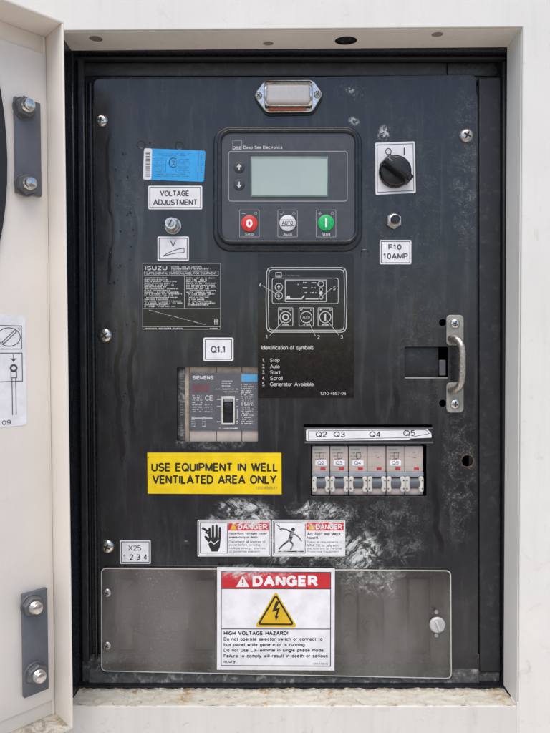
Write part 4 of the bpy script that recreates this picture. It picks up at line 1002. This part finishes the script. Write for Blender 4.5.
# ================================================================== MOULDED CASE BREAKER
t, fr = pth('moulded_breaker', 'grey faced moulded circuit breaker behind the cut-out below the Q1.1 sticker', 'circuit breaker', 222, 404, 4)
b = B(); b.box(187.6, 262, 362, 446, -50, -2.2, 0.6); b.build('case', 'beige_dirty', t, fr)
b = B(); b.box(185.0, 189.2, 364, 446, -3, -1.2, 0.8); b.build('case_edge', 'beige_dirty', t, fr)
for x0, x1 in ((189.6, 216.0), (216.8, 241.4), (242.2, 262)):
    b = B(); b.box(x0, x1, 362, 373, -2.2, -0.6, 0.4); b.build('end_block', 'beige_dirty', t, fr)
    b = B(); b.box(x0, x1, 430.4, 446, -2.2, -0.6, 0.4); b.build('end_block', 'beige', t, fr)
b = B(); b.plate([rr(189.4, 262, 372.8, 430.4, 1.0), rr(222.6, 234.0, 396.8, 423.4, 0.6)], -2.1, 1.2, 0.4); b.build('front_cover', 'mccb', t, fr)
b = B(); b.plate([rr(221.6, 235.0, 396.0, 424.6, 0.8), rr(223.4, 233.2, 398.6, 422.8, 0.5)], 1.2, 1.9, 0.2); b.build('toggle_frame', 'cheek', t, fr)
b = B(); b.box(223.0, 233.6, 398.0, 423.0, -3, -1.0); b.build('toggle_well', 'rubber', t, fr)
b = B(); b.box(224.6, 232.4, 402.5, 412.5, -1.0, 3.6, 0.8); b.build('toggle', 'knob', t, fr)
b = B(); b.box(224.0, 232.8, 398.8, 401.6, -0.6, 1.0, 0.2); b.build('toggle_tag', 'greybar', t, fr)
b = B(); b.box(241.6, 257.4, 374.2, 381.6, 1.22, 1.3); b.build('blue_tag', 'skyink', t, fr)
b = B(); b.text('SIEMENS', 192.8, 213.6, 375.6, 379.6, 1.3, 0.03); b.build('lettering', 'ink', t, fr, smooth=False)
b = B(); b.text('CE', 205.2, 213.2, 395.2, 400.6, 1.3, 0.0); b.build('lettering', 'ink', t, fr, smooth=False)
b = B(); b.text('I', 236.8, 237.4, 398.6, 401.8, 1.3, 0.0); b.text('O', 235.9, 238.3, 420.6, 423.6, 1.3, 0.0); b.build('lettering', 'ink', t, fr, smooth=False)
b = B()
for i, y in enumerate((381.6, 384.0, 386.4)): b.greek(222, 233 - i, y, 1.2, 1.3)
b.greek(215.6, 239.4, 389.6, 1.2, 1.3); b.greek(224, 239.4, 392.2, 1.1, 1.3)
for i in range(8):
    b.greek(192.6, 203.5, 396 + 2.3 * i, 1.1, 1.3, 0.3, 0.25)
    if i > 3: b.greek(205, 213, 396 + 2.3 * i, 1.1, 1.3, 0.3, 0.3)
for i in range(5): b.greek(191.8, 196, 417.5 + 2.3 * i, 1.1, 1.3); b.greek(202.5, 206, 417.5 + 2.3 * i, 1.1, 1.3)
b.greek(192, 213, 418.6, 1.2, 1.3, 0.1, 0.0, 1)
for i in range(20): b.greek(241.4, random.uniform(250, 256.6), 385 + 2.05 * i, 1.2, 1.3, 0.25, 0.22)
for y in (399.4, 406.4, 421.6): b.line(217.0, y, 220.8, y, 0.7, 1.3); b.line(236, y + 0.1, 238.6, y + 0.1, 0.6, 1.3)
b.line(237.4, 408.6, 237.4, 418.6, 0.5, 1.3); b.greek(218.5, 238, 429.0, 1.6, 1.3, 0.2, 0.05)
b.build('fine_print', 'ink', t, fr, smooth=False)
b = B(); b.box(192.2, 209.5, 384.0, 391.6, 1.24, 1.3); b.build('red_reflection_field', mat("dark_red_reflection", (0.15, 0.07, 0.08), 0.4, dirt=0.3), t, fr)  # reddish reflection on the breaker face, painted as a flat patch
b = B(); b.box(177.8, 187.2, 362, 446, -20, -1.5, 0.4); sc_ = b.build('side_strip', 'dusty', t, fr)
b = B()
for i in range(27): b.line(180.2, 371 + i * 2.6, 180.2 + random.uniform(1.5, 5.0), 371 + i * 2.6, 0.5, -1.4) if random.random() < 0.7 else None
b.build('tick_marks', 'dimink', sc_, fr, smooth=False)

# ================================================================== MINIATURE BREAKERS
def mcb(label, x0, poles, tag, w):
    t, fr = pth('miniature_breaker', label, 'circuit breaker', x0 + w / 2, 470, 2, 'miniature breakers in the lower right cut-out')
    pw = w / poles
    for k in range(poles):
        a = x0 + pw * k + 0.25; c = x0 + pw * (k + 1) - 0.25
        b = B(); b.box(a, c, 446.2, 496.5, -45, -8, 0.3); b.build('body', 'beige', t, fr)
        b = B(); b.box(a, c, 446.4, 472.2, -8, -1.5, 0.8); b.build('front_face', 'beige', t, fr)
        b = B(); b.box(a, c, 488.8, 495.2, -8, -2.0, 0.8); b.build('lower_lip', 'beige', t, fr)
        b = B(); b.box(a, c, 456.7, 457.1, -1.52, -1.44); b.box(a, c, 466.6, 466.9, -1.52, -1.44); b.build('moulding_line', 'beige_dirty', t, fr)
        b = B(); b.box(c - 9.2, c - 4.2, 467.6, 470.4, -1.5, -1.2, 0.15); b.build('indicator_window', 'redwin', t, fr)
        # rocker: dark toggle between two rounded pale cheeks with two pin heads
        b = B(); b.tube([(a + 4.0, 483.6, -4.0), (c - 4.0, 483.6, -4.0)], 5.6, 20); b.build('toggle', 'toggle', t, fr)
        for e in (a + 2.3, c - 2.3):
            b = B(); b.plate([rr(e - 2.45, e + 2.45, 476.4, 492.4, 2.4, 5)], -8, 1.2, 1.6, 3); o = b.build('cheek', 'cheek', t, fr)
            b = B()
            for yy in (480.2, 488.4): b.lathe(e + (0.9 if e > (a + c) / 2 else -0.9), yy, [(0.1, 1.1), (0.9, 1.15), (0.8, 1.4), (0.1, 1.45)], 8)
            b.build('pin', 'toggle', o, fr)
        b = B()
        if k == 0:
            for i in range(3): b.greek(a + 2, c - 3.5 - 2 * i, 453.6 + 3.0 * i, 0.9, -1.42, 0.4, 0.3)
            b.frame(a + 7.4, a + 11.8, 453.0, 458.6, 0.3, 0.4, -1.42)
        else:
            for i in range(3): b.greek(a + 7, a + 12, 453.2 + 2.6 * i, 1.0, -1.42, 0.6, 0.35)
        b.build('fine_print', 'fadeink', t, fr, smooth=False)
        if k == 0:
            b = B(); b.text('SIEMENS', a + 1.6, a + 10.6, 448.8, 450.6, -1.42, 0.02); b.build('lettering', 'greenink', t, fr, smooth=False)
            b = B(); b.plate([rr(a + 3.2, a + 14.6, 460.4, 465.9, 1.2)], -1.5, -1.25, 0.05, 1); s1 = b.build('tag', 'label', t, fr)
            b = B(); b.text(tag, a + 5.4, a + 12.0, 461.4, 464.9, -1.2, 0.0); b.build('lettering', 'dink', s1, fr, smooth=False)
    b = B(); b.box(x0 + 0.2, x0 + w - 0.2, 472.0, 477.2, -8, -0.4, 0.7); b.build('label_bar', 'greybar', t, fr)
mcb('single pole miniature breaker tagged Q2, leftmost in the row', 311.9, 1, 'Q2', 18.0)
mcb('single pole miniature breaker tagged Q3, second in the row', 330.1, 1, 'Q3', 18.4)
mcb('two pole miniature breaker tagged Q4 in the middle of the row', 348.8, 2, 'Q4', 37.4)
mcb('two pole miniature breaker tagged Q5 at the right end', 386.5, 2, 'Q5', 37.2)

t, fr = pth('marker_strip', 'white marker strip reading Q2 Q3 Q4 Q5 above the miniature breakers', 'label strip', 368, 434)
b = B(); b.box(304.0, 433.0, 427.6, 443.2, 0, 1.4, 0.5); b.build('holder', 'bezel', t, fr)
b = B(); b.box(304.5, 432.5, 441.2, 443.0, 1.4, 3.0, 0.6); b.build('holder_lip', 'nut', t, fr)
b = B(); b.box(304.5, 432.5, 427.6, 428.8, 1.4, 2.6, 0.5); b.build('holder_lip', 'nut', t, fr)
b = B(); b.plate([quad_round([(306.0, 429.4), (426.0, 428.2), (430.6, 432.6), (431.2, 437.4), (410, 438.2), (408, 439.8), (306.0, 440.6)], 1.2)], 1.5, 2.1, 0.2, 1); o = b.build('paper_strip', 'label', t, fr)
b = B(); b.loop([(308.4, 430.6), (425.0, 429.6), (428.6, 433.2), (409, 437.2), (308.4, 439.4)], 0.5, 2.14); b.build('border', 'dink', o, fr, smooth=False)
for s_, x0, x1, y0, y1 in (('Q2', 315.6, 326.6, 431.2, 436.8), ('Q3', 333.4, 344.8, 431.2, 436.8), ('Q4', 369.0, 380.2, 431.0, 436.8), ('Q5', 402.8, 414.6, 429.8, 435.6)):
    b = B(); b.text(s_, x0, x1, y0, y1, 2.16, 0.01); b.build('lettering', 'dink', o, fr, smooth=False)

# ================================================================== HANDLE
t, fr = pth('pull_handle', 'rusty grey pull handle bolted beside the rectangular cut-out', 'handle', 454.5, 363)
for y0, y1, sy, r in ((315.0, 345.6, 323.8, 5), (382.4, 412.4, 403.8, 5)):
    b = B(); b.plate([rr(445.8, 463.0, y0, y1, 4.2, 6)], 0, 2.6, 0.8, 2); o = b.build('foot_plate', 'handle_plate', t, fr)
    screw(t, fr, 454.3, sy, 4.7, 2.6, 0.3 if sy < 350 else 0.1, 'chrome')
path = [(451.0, 338.5, 2), (451.8, 338.5, 5), (453.4, 339.2, 9.5), (455.6, 342.0, 13.5), (457.0, 347, 15.5), (457.4, 354, 16), (457.2, 372, 16), (456.8, 380, 15.5), (455.6, 385.6, 13.5), (453.4, 389.0, 9.5), (451.8, 390.0, 5), (451.0, 390.0, 2)]
b = B(); b.tube(path, [4.6, 4.3, 3.9, 3.6, 3.4, 3.4, 3.4, 3.4, 3.6, 3.9, 4.3, 4.6], 16); b.build('grip_bar', 'handle', t, fr)

# ================================================================== DOOR (hinged at the left, standing open)
TH = 135.0
aD = Vector((math.cos(R(TH)), -math.sin(R(TH)), 0)); nD = Vector((math.sin(R(TH)), math.cos(R(TH)), 0)); rD = -aD
OD = U(50, 366, -0.053)
def dmm(px, py, off=0.0):
    """photo pixel -> mm on the door skin: x to the viewer's right (0 at the hinge corner, negative away), y down"""
    dr = ray(px, py); o = OD + nD * off / 1000
    tt = (o - CP).dot(nD) / dr.dot(nD); w = CP + dr * tt - o
    return w.dot(rD) * 1000, -w.z * 1000
door = thing('enclosure_door', 'open cream painted door with folded edge flanges, hinged on the left', 'door', OD)
fd = Metric(OD, rD, nD)
ytop = dmm(47, 38)[1]; ybot = dmm(52.5, 714)[1]
FL = 33.0
def dbox(par, name, m, x0, x1, y0, y1, d0, d1, bev=0.5, **k):
    b = B(); b.box(x0, x1, y0, y1, d0, d1, bev); return b.build(name, m, par, fd, **k)
dbox(door, 'skin', 'door', -455, 0, ytop, ybot, -2, 0, 0.4)
dbox(door, 'hinge_side_flange', 'door', 0.02, 2, ytop, ybot, -2, FL, 0.5)
dbox(door, 'top_flange', 'door', -455, 1.9, ytop - 2, ytop - 0.02, -2, FL - 0.3, 0.3)
dbox(door, 'bottom_flange', 'door_dirt', -455, 1.9, ybot + 0.02, ybot + 2, -2, FL - 0.3, 0.5)
dbox(door, 'free_side_flange', 'door', -457, -455.02, ytop, ybot, -2, FL, 0.5)
lx, ly0 = dmm(43.2, 54.5); _, ly1 = dmm(50, 700)
dbox(door, 'inner_liner', 'door', -440, lx, ly0, ly1, 0.05, 2.0, 0.8)
b = B(); b.box(-0.1 - 3, -0.1, ytop, ybot, 0.02, 1.0, 0.4); b.build('corner_sealant', 'door', door, fd)
# hinge plates: strip plate with two nuts and bolt ends
for (pA, pB, nutpx) in (((12, 95), (39, 198), ((25.8, 107), (27.4, 184.5))), ((20, 590), (46, 686), ((33.5, 606), (37.0, 674)))):
    x0, y0 = dmm(pA[0], (pA[1] + 3)); x1, y1 = dmm(pB[0], pB[1])
    pl = dbox(door, 'hinge_plate', 'bracket', x0, x1, y0, y1, 2.0, 6.5, 0.6)
    for k, (nx_, ny_) in enumerate(nutpx):
        cx, cy = dmm(nx_, ny_, 11)
        b = B(); b.lathe(cx, cy, [(0.5, 6.5), (9.8, 6.5), (9.8, 7.4), (9.2, 8.2), (0.5, 8.2)], 32); b.build('washer', 'nut', pl, fd)
        b = B(); b.lathe(cx, cy, [(0.5, 8.2), (8.8, 8.2), (8.8, 13.2), (7.9, 14.4), (0.5, 14.4)], 6, R(15 + 20 * k)); b.build('nut', 'nut', pl, fd, smooth=False)
        b = B(); b.lathe(cx, cy, [(0.5, 14.4), (5.2, 14.4), (5.4, 15.0), (5.0, 15.6), (5.4, 16.2), (5.0, 16.8), (5.4, 17.4), (5.0, 18), (5.3, 18.6), (5.0, 19.6), (4.2, 20.8), (2.0, 21.4), (0.4, 21.5)], 24); b.build('bolt', 'chrome', pl, fd)
# dark latch dish cut by the photo's left edge
cx, _ = dmm(-9, 160); _, cy = dmm(0, 160)
xr, _ = dmm(5.5, 160)
b = B(); out = [(xr - 60 + 60 * math.cos(a), cy + 150 * math.sin(a)) for a in [2 * math.pi * i / 48 for i in range(48)]]
b.plate([out], 2.05, 5.5, 1.2, 2); b.build('latch_dish', 'rubber', door, fd)

# white instruction sticker on the door
lx0, ly0_ = dmm(-22, 318); lx1, ly1_ = dmm(26, 427); _, ly0_ = dmm(12, 315); _, ly1_ = dmm(12, 426)
oL = OD + (rD * ((lx0 + lx1) / 2) - Vector((0, 0, 1)) * ((ly0_ + ly1_) / 2) + nD * 2.1) / 1000
tl = thing('door_sticker', 'white instruction sticker with screw slot symbol and earth rod on the open door', 'label', oL)
fl = Metric(oL, rD, nD)
mx_, my_ = (lx0 + lx1) / 2, (ly0_ + ly1_) / 2
def L(px, py): x, y = dmm(px, py, 2.1); return x - mx_, y - my_
b = B(); b.plate([rr(lx0 - mx_, lx1 - mx_, ly0_ - my_, ly1_ - my_, 3)], 0, 0.4, 0.1, 1); b.build('backing', 'label', tl, fl)
b = B(); d = 0.45
x_l = lx0 - mx_ + 4
xa, ya = L(21.3, 326); xb, yb = L(21.3, 349); b.loop([(x_l, ya), (xa, ya), (xa, yb), (x_l, yb)], 0.7, d)
xa, ya = L(22, 353); xb, yb = L(22, 381); b.loop([(x_l, ya), (xa, ya), (xa, yb), (x_l, yb)], 0.7, d)
cx, cy = L(9.0, 337); b.loop([(cx + 9.6 * math.cos(R(q)), cy + 8.0 * math.sin(R(q))) for q in range(0, 360, 12)], 0.7, d); b.loop([(cx - 6, cy + 4.6), (cx + 4.8, cy - 5.8), (cx + 6.4, cy - 4.6), (cx - 4.4, cy + 5.8)], 0.7, d)
cx, cy = L(13.6, 368); b.ring(cx, cy, 2.6, 1.6, d, 20); b.line(cx, cy - 12, cx, cy - 6, 0.7, d); b.line(cx - 3, cy - 8, cx + 3, cy - 8, 0.7, d); b.poly([(cx, cy - 5), (cx - 2, cy - 8), (cx + 2, cy - 8)], d)
b.loop([(cx - 2.4, cy + 3), (cx + 2.4, cy + 3), (cx + 2.4, cy + 8.5), (cx - 2.4, cy + 8.5)], 0.7, d)
_, yq = L(14, 415); b.line(cx - 1.6, cy + 9, cx - 1.6, yq, 0.7, d); b.line(cx + 1.6, cy + 9, cx + 1.6, yq, 0.7, d)
b.build('diagram', 'fadeink', tl, fl, smooth=False)
x3, y3 = L(1.2, 420.6); x4, y4 = L(10.8, 424.4)
b = B(); b.text('7 09', x3 - 6, x4, y3, y4, d, 0.01); b.build('lettering', 'fadeink', tl, fl, smooth=False)
x3, y3 = L(17.6, 327.6); x4, y4 = L(20.4, 330.2)
b = B(); b.text('10', x3, x4, y3, y4, d, 0.0); b.build('lettering', 'fadeink', tl, fl, smooth=False)
